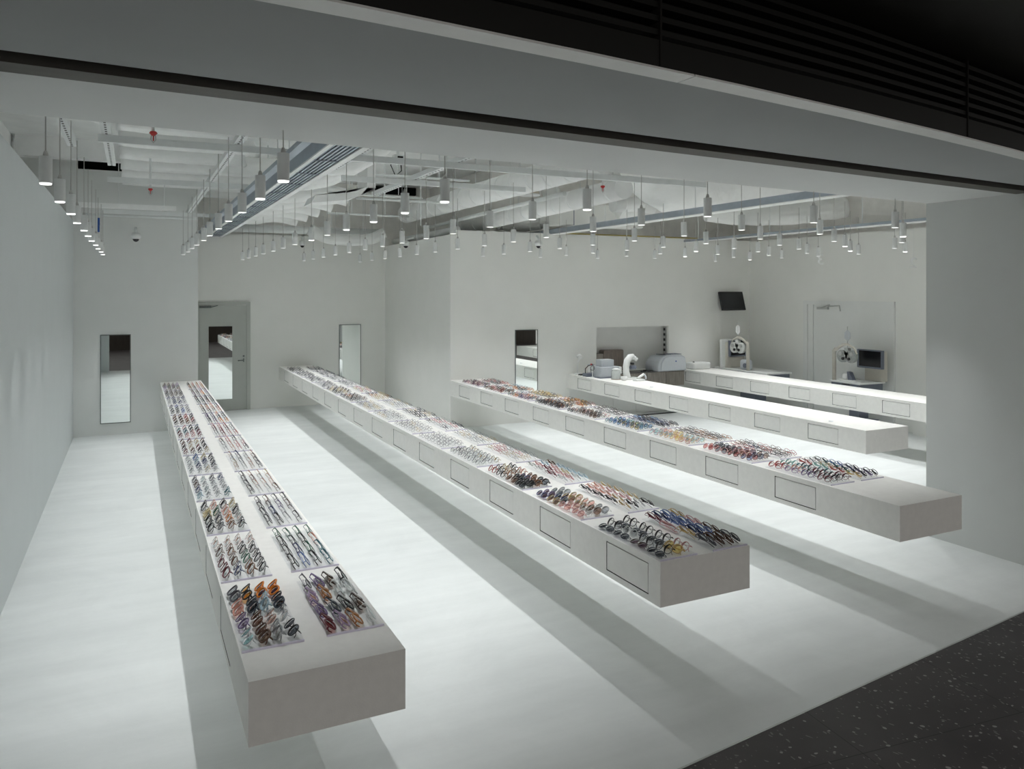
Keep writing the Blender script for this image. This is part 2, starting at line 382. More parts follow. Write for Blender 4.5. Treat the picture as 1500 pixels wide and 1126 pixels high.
d = thing('door_2', 'pale door with an arm closer in the right wall behind the refraction desk', 'door', (XE, 9.68, 0)); d['kind'] = 'structure'
fr = M(); fr.box(-.04,-.0005,.87,.97,0,2.13).box(-.04,-.0005,-.97,-.87,0,2.13).box(-.04,-.0005,-.87,.87,2.06,2.13)
obj('door_frame', fr, DOORW, d)
obj('door_leaf', M().box(-.02,-.001,-.866,.73,.012,2.056), DOORW, d)
obj('side_panel', M().box(-.024,-.001,.745,.866,.012,2.056), DOORW, d)
cl = M(); cl.box(-.07,-.021,.38,.62,1.975,2.02).tube([(-.05,.38,2.03),(-.06,.12,2.05)], .01, 6).tube([(-.06,.12,2.05),(-.06,.10,1.95)], .01, 6).tube([(-.05,.60,1.99),(-.1,.30,2.06)], .009, 6)
obj('door_closer', cl, STEEL, d)

# ------------------------------------------------------------------ counters
ZT, ZB = .81, .56
def counter(x0, x1, y0, y1, drawers, name, label):
    t = thing(name, label, 'counter', ((x0+x1)/2, y0, ZB))
    m = M(); hx = (x1-x0)/2; L = y1-y0; H = ZT-ZB; dp = .03
    # right, ends, top, bottom
    def quad(*p, mi=0):
        b = len(m.v); m.v.extend(p); m.face(range(b, b+4), mi)
    quad((hx,0,0),(hx,L,0),(hx,L,H),(hx,0,H)); quad((-hx,0,0),(hx,0,0),(hx,0,H),(-hx,0,H)); quad((hx,L,0),(-hx,L,0),(-hx,L,H),(hx,L,H))
    quad((-hx,0,H),(hx,0,H),(hx,L,H),(-hx,L,H)); quad((-hx,L,0),(hx,L,0),(hx,0,0),(-hx,0,0))
    z0, z1 = .035, .212; y = 0
    for a, c in drawers:
        quad((-hx,a,0),(-hx,y,0),(-hx,y,H),(-hx,a,H))
        quad((-hx,c,0),(-hx,a,0),(-hx,a,z0),(-hx,c,z0)); quad((-hx,c,z1),(-hx,a,z1),(-hx,a,H),(-hx,c,H))
        quad((-hx+dp,c,z0),(-hx+dp,a,z0),(-hx+dp,a,z1),(-hx+dp,c,z1), mi=1)
        quad((-hx,a,z0),(-hx,a,z1),(-hx+dp,a,z1),(-hx+dp,a,z0), mi=1); quad((-hx,c,z1),(-hx,c,z0),(-hx+dp,c,z0),(-hx+dp,c,z1), mi=1)
        quad((-hx,c,z0),(-hx+dp,c,z0),(-hx+dp,a,z0),(-hx,a,z0), mi=1); quad((-hx,a,z1),(-hx+dp,a,z1),(-hx+dp,c,z1),(-hx,c,z1), mi=1)
        y = c
    quad((-hx,L,0),(-hx,y,0),(-hx,y,H),(-hx,L,H))
    obj('body', m, [COUNTER, SLOTD], t)
    g = .006
    for a, c in drawers:
        obj('drawer', M().box(-hx+.0012,-hx+dp,a+g,c-g,z0+g,z1-g), DRAWER, t)
    return t
def dr(first, n, w=.43, pitch=.862): return [(first+i*pitch, first+w+i*pitch) for i in range(n)]
CT = [
 (.395,1.02,3.085,YA, dr(.62,12), 'display_counter', 'leftmost long cantilevered counter, two rows of glasses trays on top'),
 (2.605,3.25,3.45,YB, dr(.11,14), 'display_counter', 'longest cantilevered counter, second from the left, mostly silver frames on it'),
 (4.78,5.45,3.62,YD, dr(.735,9), 'display_counter', 'third counter from the left, bare front end beyond its colourful glasses'),
 (7.04,7.715,5.74,YD, dr(.36,7), 'service_counter', 'bare white service counter with optical tools at its far end'),
 (9.47,10.15,5.2,YD, dr(.96,7), 'service_counter', 'rearmost bare counter in front of the refraction desks'),
]
for c in CT: counter(*c)
for (x, y, lb) in ((7.20,6.34,'small round cable grommet near the front end of the service counter'),(7.26,9.84,'small round cable grommet halfway along the service counter')):
    tag(obj('cable_grommet', M().lathe([(.026,0),(.026,.004),(.020,.006)], 16, (0,0,0)), GREYP, None, (x,y,ZT)), lb, 'grommet', 'cable grommets')

# ------------------------------------------------------------------ pendant lamps
LZ = 2.86
m_cord = M().tube([(0,0,.178),(0,0,.69)], .0034, 6).mesh('cord', [CORD])
m_short = M().tube([(0,0,.178),(0,0,.57)], .0034, 6).mesh('cord', [CORD])
m_cap = M().lathe([(.014,.150),(.012,.165),(.007,.180)], 12).mesh('cap', [CORD])
m_body = M().lathe([(.0300,.010),(.0310,.012),(.0310,.149),(.0290,.151)], 24).mesh('lamp_body', [LAMP])
m_glow = M().lathe([(.0255,.002),(.0285,.004),(.0285,.0105)], 24).mesh('diffuser', [GLOW])
m_glow2 = M().lathe([(.0270,.0085),(.0280,.0105)], 24).mesh('diffuser', [GLOW])
ldat = bpy.data.lights.new('lamp_light', 'SPOT')
ldat.energy = 54; ldat.spot_size = math.radians(66); ldat.spot_blend = 1.0; ldat.shadow_soft_size = .009; ldat.color = (.975,.995,1.0)
lwall = ldat.copy(); lwall.spot_size = math.radians(50)      # the row by the left wall is aimed tighter
ORD = ['first','second','third','fourth','fifth','sixth','seventh','eighth','ninth','tenth','eleventh','twelfth','thirteenth','fourteenth','fifteenth','sixteenth']
ROWS = [
 (-.41, 'along left wall', [4.72,5.64,6.48,7.32,8.19,8.98,9.84,10.71,11.6,12.5,13.4]),
 (.70, 'above leftmost counter', [4.08,4.92,5.85,6.62,7.46,8.42,9.24,10.2,11.0,12.0,12.9]),
 (1.765, 'above aisle right of leftmost counter', [4.57,5.34,6.14,7.03,7.82,8.63,9.55,10.4,11.21,12.1,12.92,13.7,14.5]),
 (2.83, 'above second counter', [4.57,5.4,6.2,7.07,7.86,8.68,9.46,10.3,11.15,11.99,12.85,13.65,14.5]),
 (3.91, 'above aisle right of second counter', [4.6,5.44,6.23,7.13,7.92,8.74,9.6,10.47,11.26,12.12,12.96,13.75,14.6]),
 (5.06, 'above third counter', [4.63,5.48,6.31,7.18,8.05,8.88,9.73,10.58,11.36]),
 (6.11, 'above aisle right of third counter', [4.67,5.52,6.33,7.22,8.04,8.84,9.71,10.51,11.35]),
 (7.14, 'above service counter', [5.37,6.24,7.06,7.86,8.64,9.45,10.34,11.21]),
 (8.03, 'above aisle right of service counter', [6.06,6.85,7.6,8.36,9.21,9.99,10.8]),
 (9.01, 'left of rearmost counter', [6.1,6.9,7.6,8.38,9.15,9.93]),
 (9.9, 'above rearmost counter', [6.5,7.41,8.2,8.97,9.75,10.5,11.4]),
]
lamp0 = None
for x, where, ys in ROWS:
    for k, y in enumerate(ys):
        lb = 'grey pendant lamp, %s from front in row %s' % (ORD[k], where)
        t = thing('pendant_lamp', lb, 'lamp', (x + random.uniform(-.008,.008), y, LZ), 0, 'pendant lamps ' + where)
        shown = x < 0 or (x < 1 and k < 2) or (1 < x < 2 and k in (0,1,2,3,5)) or (2 < x < 3 and k == 0) or (x > 7 and (k*5+len(ys)) % 4 == 0)
        for nm, me in (('cord', m_short if x > 6 or (1 < x < 2 and y > 8) else m_cord), ('cap', m_cap), ('lamp_body', m_body), ('diffuser', m_glow if shown else m_glow2)):
            link(bpy.data.objects.new(nm, me), t)
        lo = bpy.data.objects.new('lamp_light', lwall if x < 0 else ldat); lo.location = (0,0,-.006); link(lo, t)
for k, (y, z) in enumerate(((10.2, 3.07),(10.72, 3.03))):
    tag(obj('cable_tag', M().tube([(0,0,0),(0,0,.09)], .012, 8), BLUE, None, (-.36-.02*k, y, z)), 'small blue cable tag among the lamp cords by the left wall, %s of two' % ('nearer','farther')[k], 'tag', 'blue cable tags')

# ------------------------------------------------------------------ eyewear
def outline(shape, n):
    a, b, cx = {'round':(.0245,.0235,.0335), 'oval':(.0265,.0205,.0345), 'square':(.0285,.0235,.0350), 'rectangle':(.0270,.0175,.0345), 'aviator':(.0285,.0250,.0350), 'cat_eye':(.0275,.0215,.0350)}[shape]
    e = {'round':2,'oval':2.1,'square':3.0,'rectangle':3.4,'aviator':2.3,'cat_eye':2.5}[shape]
    pts = []
    for i in range(n):
        t = 2*PI*i/n; c, s = math.cos(t), math.sin(t)
        u = a*math.copysign(abs(c)**(2/e), c); v = b*math.copysign(abs(s)**(2/e), s)
        if shape == 'aviator': u += .005*(1 if v < 0 else -.2)*(-1)*(v/b); v -= .002*(u/a)
        if shape == 'cat_eye': v += .006*(u/a)*(1 if v > 0 else .25)
        pts.append((u, v))
    return cx, b, pts
TILT = math.radians(39); GS = 1.14
def place(u, wv, nv):
    """u along the pair, wv up the face, nv out of the face -> local xyz, face turned to -X and up"""
    ca, sa = math.cos(TILT), math.sin(TILT)
    nv = nv - (u/.07)**2*.007
    return (GS*(wv*ca - nv*sa), GS*u, GS*(wv*sa + nv*ca) + .011)
_cache = {}
def eyewear_meshes(shape, rt, lean):
    global TILT
    TILT = math.radians(lean); k = (shape, rt, lean)
    if k in _cache: return _cache[k]
    n = 20; cx, b, pts = outline(shape, n); base = b + rt
    F = M()
    for sd in (1,-1):
        F.tube([place(sd*(cx+u), base+v, 0) for u, v in pts], rt, 5, closed=True)
        e = cx + max(p[0] for p in pts)
        F.tube([place(sd*e, base+b*.55, -.001), place(sd*(e+.006), base+b*.6, -.006)], rt*1.15, 5)
    gp = cx - max(p[0] for p in pts)
    F.tube([place(u, base + b*.30 + .004*(1-(u/gp)**2), .001) for u in (-gp-.001, -gp*.4, gp*.4, gp+.001)], rt, 5)
    L = []
    for sd in (1,-1):
        m = M(); nn = 16
        _, _, lp = outline(shape, nn)
        for off in (.0006,-.0006):
            m.v += [place(sd*(cx+u*.97), base+v*.97, off+.0015*(1-((u/.028)**2+(v/.028)**2))) for u, v in lp]
            m.v.append(place(sd*cx, base, off+.0022))
        for i in range(nn):
            j = (i+1) % nn
            q = [(i, j, nn), (nn+1+j, nn+1+i, 2*nn+1), (i, nn+1+i, nn+1+j, j)]
            for f in q: m.face(f if sd > 0 else f[::-1], 0, True)
        L.append(m.mesh('lens', [WHITEP]))
    T = []
    e = cx + max(p[0] for p in pts) + .006
    for q, sd in enumerate((1,-1)):
        d = .012 + .005*q
        p = [place(sd*e, base+b*.6, -.006), place(sd*(e-.004), base+b*.58, -d), place(sd*e*.3, base+b*.42, -d-.003), place(-sd*e*.45, base+b*.20, -d-.003), place(-sd*e*.75, base-b*.22, -d-.002), place(-sd*e*.92, max(base-b*.62,.006), -d)]
        p = [(a, c, max(z, .004)) for a, c, z in p]
        T.append(M().tube(p, [rt*.8, rt*.75, rt*.65, rt*.65, rt*.95, rt*.7], 5).mesh('temple', [WHITEP]))
    _cache[k] = (F.mesh('frame', [WHITEP]), L, T)
    return _cache[k]
FR = {
 'black':(.012,.012,.013),'grey':(.10,.10,.115),'silver':(.40,.41,.42),'gold':(.50,.36,.16),'rose gold':(.55,.30,.22),'brown':(.10,.045,.025),
 'tortoise':(.16,.065,.022),'dark brown':(.045,.024,.016),'caramel':(.40,.17,.05),'burgundy':(.13,.012,.022),'red':(.40,.08,.07),'orange':(.70,.22,.02),
 'coral':(.66,.33,.26),'pink':(.62,.33,.33),'purple':(.16,.11,.24),'lilac':(.36,.27,.42),'navy':(.018,.032,.12),'blue':(.13,.20,.42),'pale blue':(.38,.52,.60),
 'teal':(.03,.14,.17),'green':(.012,.10,.055),'clear':(.62,.64,.63),'cream':(.62,.52,.32),'yellow':(.64,.47,.20),'mint':(.25,.50,.45),'slate':(.035,.045,.065)}
METAL = {'silver','gold','rose gold'}
FM = {}
for k, v in FR.items():
    FM[k] = mat('frame_' + k.replace(' ','_'), v, .28, .25 if k in ('tortoise','caramel') else .06, 90, metal=.75 if k in METAL else 0)
LN = {'clear':(.95,.96,.96),'grey':(.50,.52,.55),'dark':(.16,.17,.19),'smoke':(.24,.26,.29),'brown':(.36,.25,.20),'pink':(.86,.55,.50),'blush':(.80,.60,.53),
      'teal':(.50,.74,.76),'blue':(.25,.42,.72),'purple':(.50,.42,.56),'orange':(.85,.42,.10),'yellow':(.92,.76,.32),'plum':(.24,.17,.22),'ice':(.78,.88,.90),'silver':(.70,.72,.72),'red':(.45,.14,.13)}
LM = {k: lensmat('lens_' + k, tuple(q**.5 for q in v), .07) for k, v in LN.items()}
def eyewear(loc, rz, fc, shape, lc, rt, label, group):
    sun = lc not in ('clear','ice','silver')
    F, L, T = eyewear_meshes(shape, rt, (20 if fc in ('slate','dark brown') and shape == 'oval' else 37) if sun else 54)
    sun = lc != 'clear'
    t = thing('sunglasses' if sun else 'eyeglasses', label, 'glasses', loc, rz, group)
    def put(nm, me, mt):
        o = bpy.data.objects.new(nm, me); o.material_slots[0].link = 'OBJECT'; o.material_slots[0].material = mt; link(o, t)
    put('frame', F, FM[fc])
    for me in L: put('lens', me, LM[lc])
    for me in T: put('temple', me, FM[fc])
# one mesh that holds the far, tiny pairs
class Far:
    def __init__(s): s.m = M(); s.mats = []; s.idx = {}
    def mi(s, mt):
        if mt.name not in s.idx: s.idx[mt.name] = len(s.mats); s.mats.append(mt)
        return s.idx[mt.name]
    def add(s, loc, rz, fc, shape, lc, rt):
        global TILT
        TILT = TILT_FAR; m = s.m; st = len(m.v); a = s.mi(FM[fc]); l = s.mi(LM[lc])
        n = 12; cx, b, pts = outline(shape, n); base = b + rt
        for sd in (1,-1):
            m.tube([place(sd*(cx+u), base+v, 0) for u, v in pts], rt*1.1, 3, closed=True, mi=a)
            if lc != 'clear':
                q = len(m.v); m.v += [place(sd*(cx+u*.96), base+v*.96, 0) for u, v in pts]
                m.face([q+i for i in range(n)], l)
        e = cx + max(p[0] for p in pts) + .004
        m.tube([place(-.01, base+b*.35, 0), place(.01, base+b*.35, 0)], rt, 3, mi=a)
        for q, sd in enumerate((1,-1)):
            d = .013 + .005*q
            m.tube([(x, y, max(z,.003)) for x, y, z in (place(sd*e, base+b*.6, -.004), place(sd*e*.9, base+b*.5, -d), place(-sd*e*.5, base+b*.1, -d), place(-sd*e*.9, base-b*.6, -d))], rt*.95, 3, mi=a)
        m.xform(Matrix.Translation(loc) @ Matrix.Rotation(rz, 4, 'Z'), st)
far = Far(); TILT_FAR = math.radians(52)
# ---- what lies on each tray.  rows run from the front of the tray to its back, four pairs a row
def g(s):
    out = []
    for row in s.strip().split('\n'):
        out.append([tuple(q.strip().split('/')) for q in row.split(',')])
    return out
SPEC = {
 'c1L0': g('''silver/round/teal, brown/square/brown, silver/square/silver, black/round/smoke
  purple/round/purple, brown/round/brown, rose gold/round/blush, silver/round/silver
  coral/square/pink, slate/square/dark, pale blue/square/ice, slate/square/dark
  grey/square/grey, black/cat_eye/orange, orange/cat_eye/plum, orange/cat_eye/plum'''),
 'c1R0': g('''burgundy/square/red, lilac/square/blush, caramel/square/blush, clear/round/ice
  purple/square/purple, slate/square/grey, black/square/grey, dark brown/square/brown
  lilac/square/blush, caramel/square/blush, clear/square/ice, clear/square/ice
  grey/cat_eye/clear, purple/square/grey, dark brown/square/brown, black/square/ice'''),
 'c1L1': g('''burgundy/square/clear, navy/round/clear, tortoise/square/clear, black/round/clear
  burgundy/oval/clear, brown/oval/clear, green/round/clear, black/round/clear
  brown/round/clear, tortoise/oval/clear, black/round/clear, black/oval/clear
  rose gold/oval/clear, rose gold/oval/clear, rose gold/oval/clear, rose gold/round/clear'''),
 'c1R1': g('''black/square/clear, blue/square/clear, black/square/clear, teal/square/clear
  black/oval/clear, navy/square/clear, green/square/clear, teal/square/clear
  black/square/clear, black/oval/clear, black/square/clear, coral/oval/clear
  green/round/clear, green/oval/clear, green/round/clear, green/oval/clear'''),
 'c1L2': g('''black/square/clear, grey/round/silver, tortoise/round/clear, black/round/ice
  black/square/clear, grey/square/clear, orange/round/clear, clear/square/clear
  cream/square/yellow, green/square/clear, coral/square/clear, black/square/clear
  black/square/clear, coral/round/clear, black/square/clear, cream/square/clear'''),
 'c1R2': g('''black/oval/clear, black/square/clear, silver/round/clear, black/round/clear
  grey/square/clear, navy/square/clear, silver/oval/clear, silver/oval/clear
  black/oval/clear, grey/oval/clear, purple/rectangle/clear, brown/rectangle/clear
  black/rectangle/clear, brown/oval/clear, grey/oval/clear, black/round/clear'''),
 'c1L3': g('''pale blue/oval/ice, silver/oval/clear, silver/oval/clear, teal/round/clear
  navy/oval/clear, silver/oval/ice, silver/oval/clear, silver/oval/clear
  brown/oval/clear, silver/oval/clear, silver/oval/clear, silver/round/clear
  grey/oval/clear, silver/oval/ice, grey/oval/clear, navy/oval/clear'''),
 'c1R3': g('''black/oval/clear, silver/oval/clear, silver/oval/clear, brown/oval/clear
  black/oval/clear, rose gold/oval/clear, rose gold/round/clear, rose gold/oval/clear
  grey/oval/clear, brown/oval/clear, silver/round/clear, rose gold/oval/clear
  black/oval/clear, rose gold/oval/clear, rose gold/oval/clear, gold/oval/clear'''),
 'c1L4': g('''silver/oval/clear, silver/oval/clear, gold/round/clear, silver/oval/clear
  silver/round/clear, navy/oval/clear, silver/oval/clear, black/oval/clear
  silver/oval/clear, pale blue/oval/clear, navy/oval/clear, grey/oval/clear
  silver/oval/clear, blue/square/clear, cream/square/clear, black/oval/clear'''),
 'c1R4': g('''rose gold/oval/clear, silver/oval/clear, rose gold/oval/clear, grey/oval/clear
  gold/oval/clear, silver/round/clear, rose gold/oval/clear, black/oval/clear
  silver/round/clear, grey/oval/clear, silver/oval/clear, brown/oval/clear
  rose gold/oval/clear, navy/round/clear, silver/round/clear, rose gold/oval/clear'''),
 'c2L0': g('''slate/oval/dark, black/round/clear, yellow/square/yellow, pink/round/clear
  dark brown/oval/plum, black/round/clear, slate/oval/smoke, black/round/clear
  slate/oval/smoke, clear/oval/silver, slate/oval/smoke, black/round/clear
  slate/oval/dark, black/round/clear, slate/oval/dark, black/round/clear'''),
 'c2R0': g('''grey/square/ice, brown/square/silver, brown/square/silver, grey/square/silver
  yellow/square/clear, navy/square/ice, blue/square/ice, brown/square/clear
  pink/square/blush, blue/square/ice, blue/square/ice, pink/square/clear
  burgundy/square/clear, navy/square/ice, blue/square/ice, gold/square/clear'''),
 'c2L1': g('''pink/oval/pink, silver/round/silver, brown/aviator/brown, silver/aviator/grey
  pink/oval/pink, pink/oval/blush, gold/oval/brown, rose gold/round/pink
  gold/aviator/brown, navy/aviator/dark, gold/aviator/brown, gold/aviator/blush
  navy/oval/plum, purple/oval/plum, silver/aviator/smoke, silver/aviator/grey'''),
 'c2R1': g('''gold/oval/clear, black/oval/clear, silver/oval/clear, black/rectangle/clear
  black/rectangle/clear, gold/oval/clear, pink/oval/clear, gold/round/clear
  black/rectangle/clear, coral/oval/clear, pink/oval/clear, gold/round/clear
  black/rectangle/clear, coral/rectangle/clear, coral/oval/clear, gold/oval/clear'''),
 'c2L2': g('''black/square/dark, black/square/dark, tortoise/square/brown, black/square/smoke
  brown/aviator/brown, black/square/dark, navy/round/plum, brown/round/brown
  black/round/clear, caramel/round/clear, tortoise/round/clear, coral/round/clear
  red/round/clear, black/round/clear, cream/round/clear, black/round/clear'''),
 'c2R2': g('''clear/oval/clear, pink/oval/clear, clear/oval/clear, pale blue/oval/clear
  burgundy/oval/clear, pink/oval/clear, cream/oval/clear, pale blue/oval/clear
  clear/oval/clear, burgundy/oval/clear, pink/oval/clear, pale blue/oval/clear
  clear/oval/clear, pink/oval/clear, pale blue/oval/clear, brown/oval/clear'''),
 'c2L3': g('''silver/oval/clear, silver/round/clear, silver/oval/clear, gold/oval/clear
  silver/oval/clear, silver/oval/clear, gold/oval/clear, silver/oval/clear
  silver/round/clear, silver/oval/clear, silver/oval/clear, silver/oval/clear
  silver/oval/clear, grey/oval/clear, silver/oval/clear, gold/round/clear'''),
 'c3L0': g('''burgundy/round/clear, black/round/clear, black/round/clear, burgundy/round/clear
  purple/round/clear, black/round/clear, burgundy/round/clear, teal/round/clear
  lilac/oval/clear, coral/round/clear, teal/round/clear, black/round/clear
  red/oval/clear, red/oval/clear, mint/oval/clear, mint/round/clear'''),
 'c3R0': g('''yellow/oval/clear, black/round/clear, purple/round/clear, black/round/clear
  red/oval/clear, green/oval/clear, navy/round/clear, black/round/clear
  mint/oval/clear, cream/oval/clear, teal/oval/clear, blue/round/clear
  red/oval/clear, silver/oval/clear, silver/oval/clear, black/oval/clear'''),
}
ALL = ['black','grey','silver','gold']
def pal(fr, shapes, lens=('clear',)): return (fr, shapes, lens)
FARPAL = {
 'c1L': [pal(['black','brown','burgundy','gold'],['oval','rectangle']), pal(['burgundy','teal','pink','black','silver'],['oval']), pal(['black','brown','tortoise','red'],['oval']),
         pal(['black','silver','blue','grey'],['oval']), pal(['silver','navy','grey'],['round']), pal(['black','dark brown','brown'],['square']), pal(['lilac','black','tortoise','green'],['square'])],
 'c1R': [pal(['silver','rose gold','pink','black'],['round']), pal(['grey','burgundy','pink','red'],['oval']), pal(['black','slate','purple','orange'],['oval'],('clear','grey')),
         pal(['black','caramel','grey','coral'],['oval']), pal(['black','slate','burgundy','brown'],['square'],('clear','smoke')), pal(['brown','grey','orange','lilac'],['square']), pal(['caramel','black','pink'],['oval'])],
 'c2L': [pal(['silver','grey'],['oval']), pal(['silver','grey','gold'],['oval','round']), pal(['silver','gold','grey'],['oval']), pal(['gold','grey','cream','silver'],['oval']),
         pal(['black','slate','caramel','brown'],['oval','square']), pal(['black','dark brown','cream'],['square']), pal(['grey','slate','silver'],['oval']), pal(['grey','silver','slate'],['oval']), pal(['grey','slate'],['oval']), pal(['black','grey'],['oval'])],
 'c2R': [pal(['silver','gold','pink','grey'],['oval']), pal(['silver','grey','gold'],['oval']), pal(['slate','silver','pink'],['oval']), pal(['black','slate','gold'],['rectangle']),
         pal(['gold','silver','grey'],['oval']), pal(['cream','gold','caramel','slate'],['oval']), pal(['cream','silver','pink','silver'],['oval']), pal(['grey','silver','slate'],['oval']), pal(['slate','grey','silver'],['oval']), pal(['slate','black','grey'],['oval'])],
 'c3L': [pal(['burgundy','pink','navy','black','grey'],['round','aviator'],('plum','smoke','blue','red','brown')), pal(['pink','yellow','pale blue','gold','rose gold'],['round','aviator'],('pink','yellow','teal','blush')),
         pal(['brown','navy','blue','black','teal'],['oval','round'],('blue','teal','yellow','blue')), pal(['brown','black','dark brown','pink'],['oval'],('smoke','brown','clear','pink')), pal(['black','dark brown','slate','caramel'],['square'],('dark','plum','smoke')),
         pal(['purple','pink','teal','orange'],['oval'],('clear','purple','pink')), pal(['black','brown','red'],['oval'],('clear','brown')), pal(['burgundy','pink','black'],['oval'],('clear','purple'))],
 'c3R': [pal(['black','red','navy','brown','pink'],['round','oval']), pal(['tortoise','dark brown','black','caramel'],['rectangle','oval']), pal(['black','navy','slate','dark brown'],['square'],('clear','dark','blue')), pal(['black','grey','dark brown','silver'],['oval']),
         pal(['orange','brown','black','pink'],['square'],('clear','orange','brown')), pal(['black','tortoise','yellow'],['oval'],('clear','yellow')), pal(['pale blue','black','orange','slate'],['oval'],('clear','teal')), pal(['black','burgundy','slate','red'],['oval'])],
}
COL4 = ['outer','second','third','inner']
ROW4 = ['front','second','third','back']
CNAME = {'c1':'leftmost counter','c2':'second counter','c3':'third counter'}
TR = {'c1': (.402,.752,3.342,12), 'c2': (2.615,2.985,3.46,14), 'c3': (4.81,5.145,4.235,9)}
TZ = ZT + .0065
LENW = {'clear':'', 'ice':'', 'silver':''}
NTR = 0
for ck, (xl, xr, y0, nt_) in TR.items():
    for k in range(nt_):
        for sd, x0 in (('L',xl),('R',xr)):
            key = ck + sd + str(k); y = y0 + k*.845; side = 'left' if sd == 'L' else 'right'
            W = .253; L = .69
            if y + L > (YA if ck == 'c1' else YB if ck == 'c2' else YD) - .01: continue
            pos = ORD[k] + ' from the front' if k else 'frontmost'
            t = tag(obj('glasses_tray', M().box(0,W,.004,L,0,.006), ACR, None, (x0,y,ZT+.0003)),
                    'clear acrylic glasses tray, %s in the %s row on the %s' % (pos, side, CNAME[ck]), 'tray', 'acrylic trays on the ' + CNAME[ck])
            obj('edge_strip', M().box(0,W,-.003,.004,0,.0085), LAV, t)
            near = key in SPEC
            for r in range(4):
                for c in range(4):
                    px = x0 + .008 + c*.0605; py = y + .088 + r*.169
                    rz = random.uniform(-.05,.05); px += random.uniform(-.003,.003); py += random.uniform(-.006,.006)
                    if sd == 'R': rz += PI; px += .044
                    if near:
                        fc, sh, lc = SPEC[key][r][c]
                        rt = .0011 if (fc in METAL or sh == 'aviator') else .0021
                        if sh in ('square','cat_eye'): rt = max(rt, .0024 if lc == 'clear' else .0034)
                        if fc == 'orange' and sh == 'cat_eye': rt = .0045
                        sun = lc != 'clear'
                        tint = '' if lc in ('clear','ice','silver') or lc == fc else (' ' + {'dark':'dark','smoke':'smoky'}.get(lc, lc) + '-lensed' if sun else '')
                        desc = '%s%s %s %s' % (fc, tint, sh.replace('_','-'), 'sunglasses' if sun else 'eyeglasses')
                        cc = COL4[c] if sd == 'L' else COL4[3-c]
                        lb = '%s, %s row, %s column, %s %s tray of the %s' % (desc, ROW4[r], cc, ORD[k], side, CNAME[ck])
                        eyewear((px,py,TZ), rz, fc, sh, lc, rt, lb, 'glasses on the trays of the ' + CNAME[ck])
                    else:
                        q = FARPAL[ck+sd]; kk = k - (5 if ck == 'c1' else (4 if sd == 'L' else 3) if ck == 'c2' else 1)
                        fr_, sh_, ln_ = q[min(kk, len(q)-1)]
                        fc = random.choice(fr_) if random.random() > .45 else fr_[(c+r//2) % len(fr_)]
                        far.add((px,py,TZ), rz, fc, random.choice(sh_), random.choice(ln_), .0013 if fc in METAL or fc == 'grey' else .0022)
o = obj('distant_eyeglasses', far.m, far.mats)
tag(o, 'hundreds of tiny spectacles on the far trays of the three display counters', 'glasses', None, 'stuff')

# ------------------------------------------------------------------ service area
# connecting cabinet along the back wall
t = thing('low_cabinet', 'grey-brown laminate cabinet under the lens edger, between two counters', 'cabinet', (7.725,YD,.52))
obj('body', M().box(0,1.74,-.30,-.002,0,.27), WOODD, t)
obj('top', M().box(0,1.74,-.318,-.002,.27,.29), mat('dark_worktop', (.13,.125,.12), .5, .1, 20), t)
for k in range(4): obj('door', M().box(.02+k*.43,.02+k*.43+.418,-.314,-.3,.01,.262), WOOD, t)
# outlet strip on the niche jamb
t = tag(obj('socket_strip', M().box(0,.014,-.05,.05,-.36,.38), STEEL, None, (NX1-.0145,YD+.11,1.24)), 'steel strip of square black sockets on the niche jamb', 'sockets')
for k in range(7): obj('socket', M().box(-.004,.0,-.028,.028,.30-k*.1,.35-k*.1), BLACKP, t)
t = tag(obj('wall_socket', M().box(-.006,.0,-.05,.05,-.16,.16), STEEL, None, (NX0+.0065,YD+.12,1.32)), 'small dark fitting on the left jamb of the niche', 'sockets')
for k in range(2): obj('socket', M().box(0,.004,-.03,.03,.05-k*.15,.11-k*.15), BLACKP, t)
# brown box in the niche
t = thing('wooden_box', 'brown wood-grain box with rounded corner standing in the wall niche', 'box', (7.98,YD+.02,NZ0))
o = obj('body', M().box(-.12,.33,0,.19,0,.40), WOODD, t); bevel(o, .03, 3)
obj('base', M().box(-.28,-.125,.02,.19,0,.33), WOOD, t)
# lens edger
t = thing('lens_edger', 'large pale grey lens edging machine with curved lid on the low cabinet', 'machine', (9.08,YD-.25,.811))
prof = [(-.36,.0),(.36,0),(.36,.13),(.33,.27),(.24,.31),(-.10,.315),(-.24,.29),(-.33,.20),(-.36,.10)]
o = obj('housing', M().extrude([(x*.92,-.19,z*.95) for x, z in prof], (0,.40,0)), GREYP, t); bevel(o, .018, 3)
o = obj('front_panel', M().extrude([(x*.80+.02,-.205,z*.80+.02) for x, z in prof], (0,.02,0)), mat('pale_panel', (.66,.69,.73), .3, .02, 20), t); bevel(o, .008, 2)
obj('control_panel', M().box(.10,.30,-.08,.12,.296,.306), DKGP, t); obj('lid_window', M().box(-.16,.04,-.10,.10,.297,.305), mat('smoked_lid', (.22,.25,.29), .2, .05, 20), t)
obj('emblem', M().box(.06,.085,-.2065,-.205,.17,.195), BLUE, t)
obj('foot', M().box(-.30,.30,-.16,.16,-.0,.008), BLACKP, t)
cb = M().tube([(-.36,-.05,.012),(-.46,-.10,.012),(-.55,-.04,.012),(-.50,.05,.012),(-.42,0,.012),(-.55,-.12,.012),(-.66,-.10,.012)], .010, 6)
tag(obj('power_cable', cb, BLACKP, None, (9.08,YD-.25,.812)), 'coiled black power cable beside the lens edger', 'cable')
t = thing('lens_tracer', 'small white box device at the wall end of the rearmost counter', 'machine', (9.80,YD-.32,ZT))
o = obj('housing', M().box(-.21,.21,-.12,.14,0,.13), WHITEP, t); bevel(o, .03, 3)
obj('lid_knob', M().lathe([(.02,.13),(.018,.145)], 12, (-.12,0,0)), BLACKP, t)
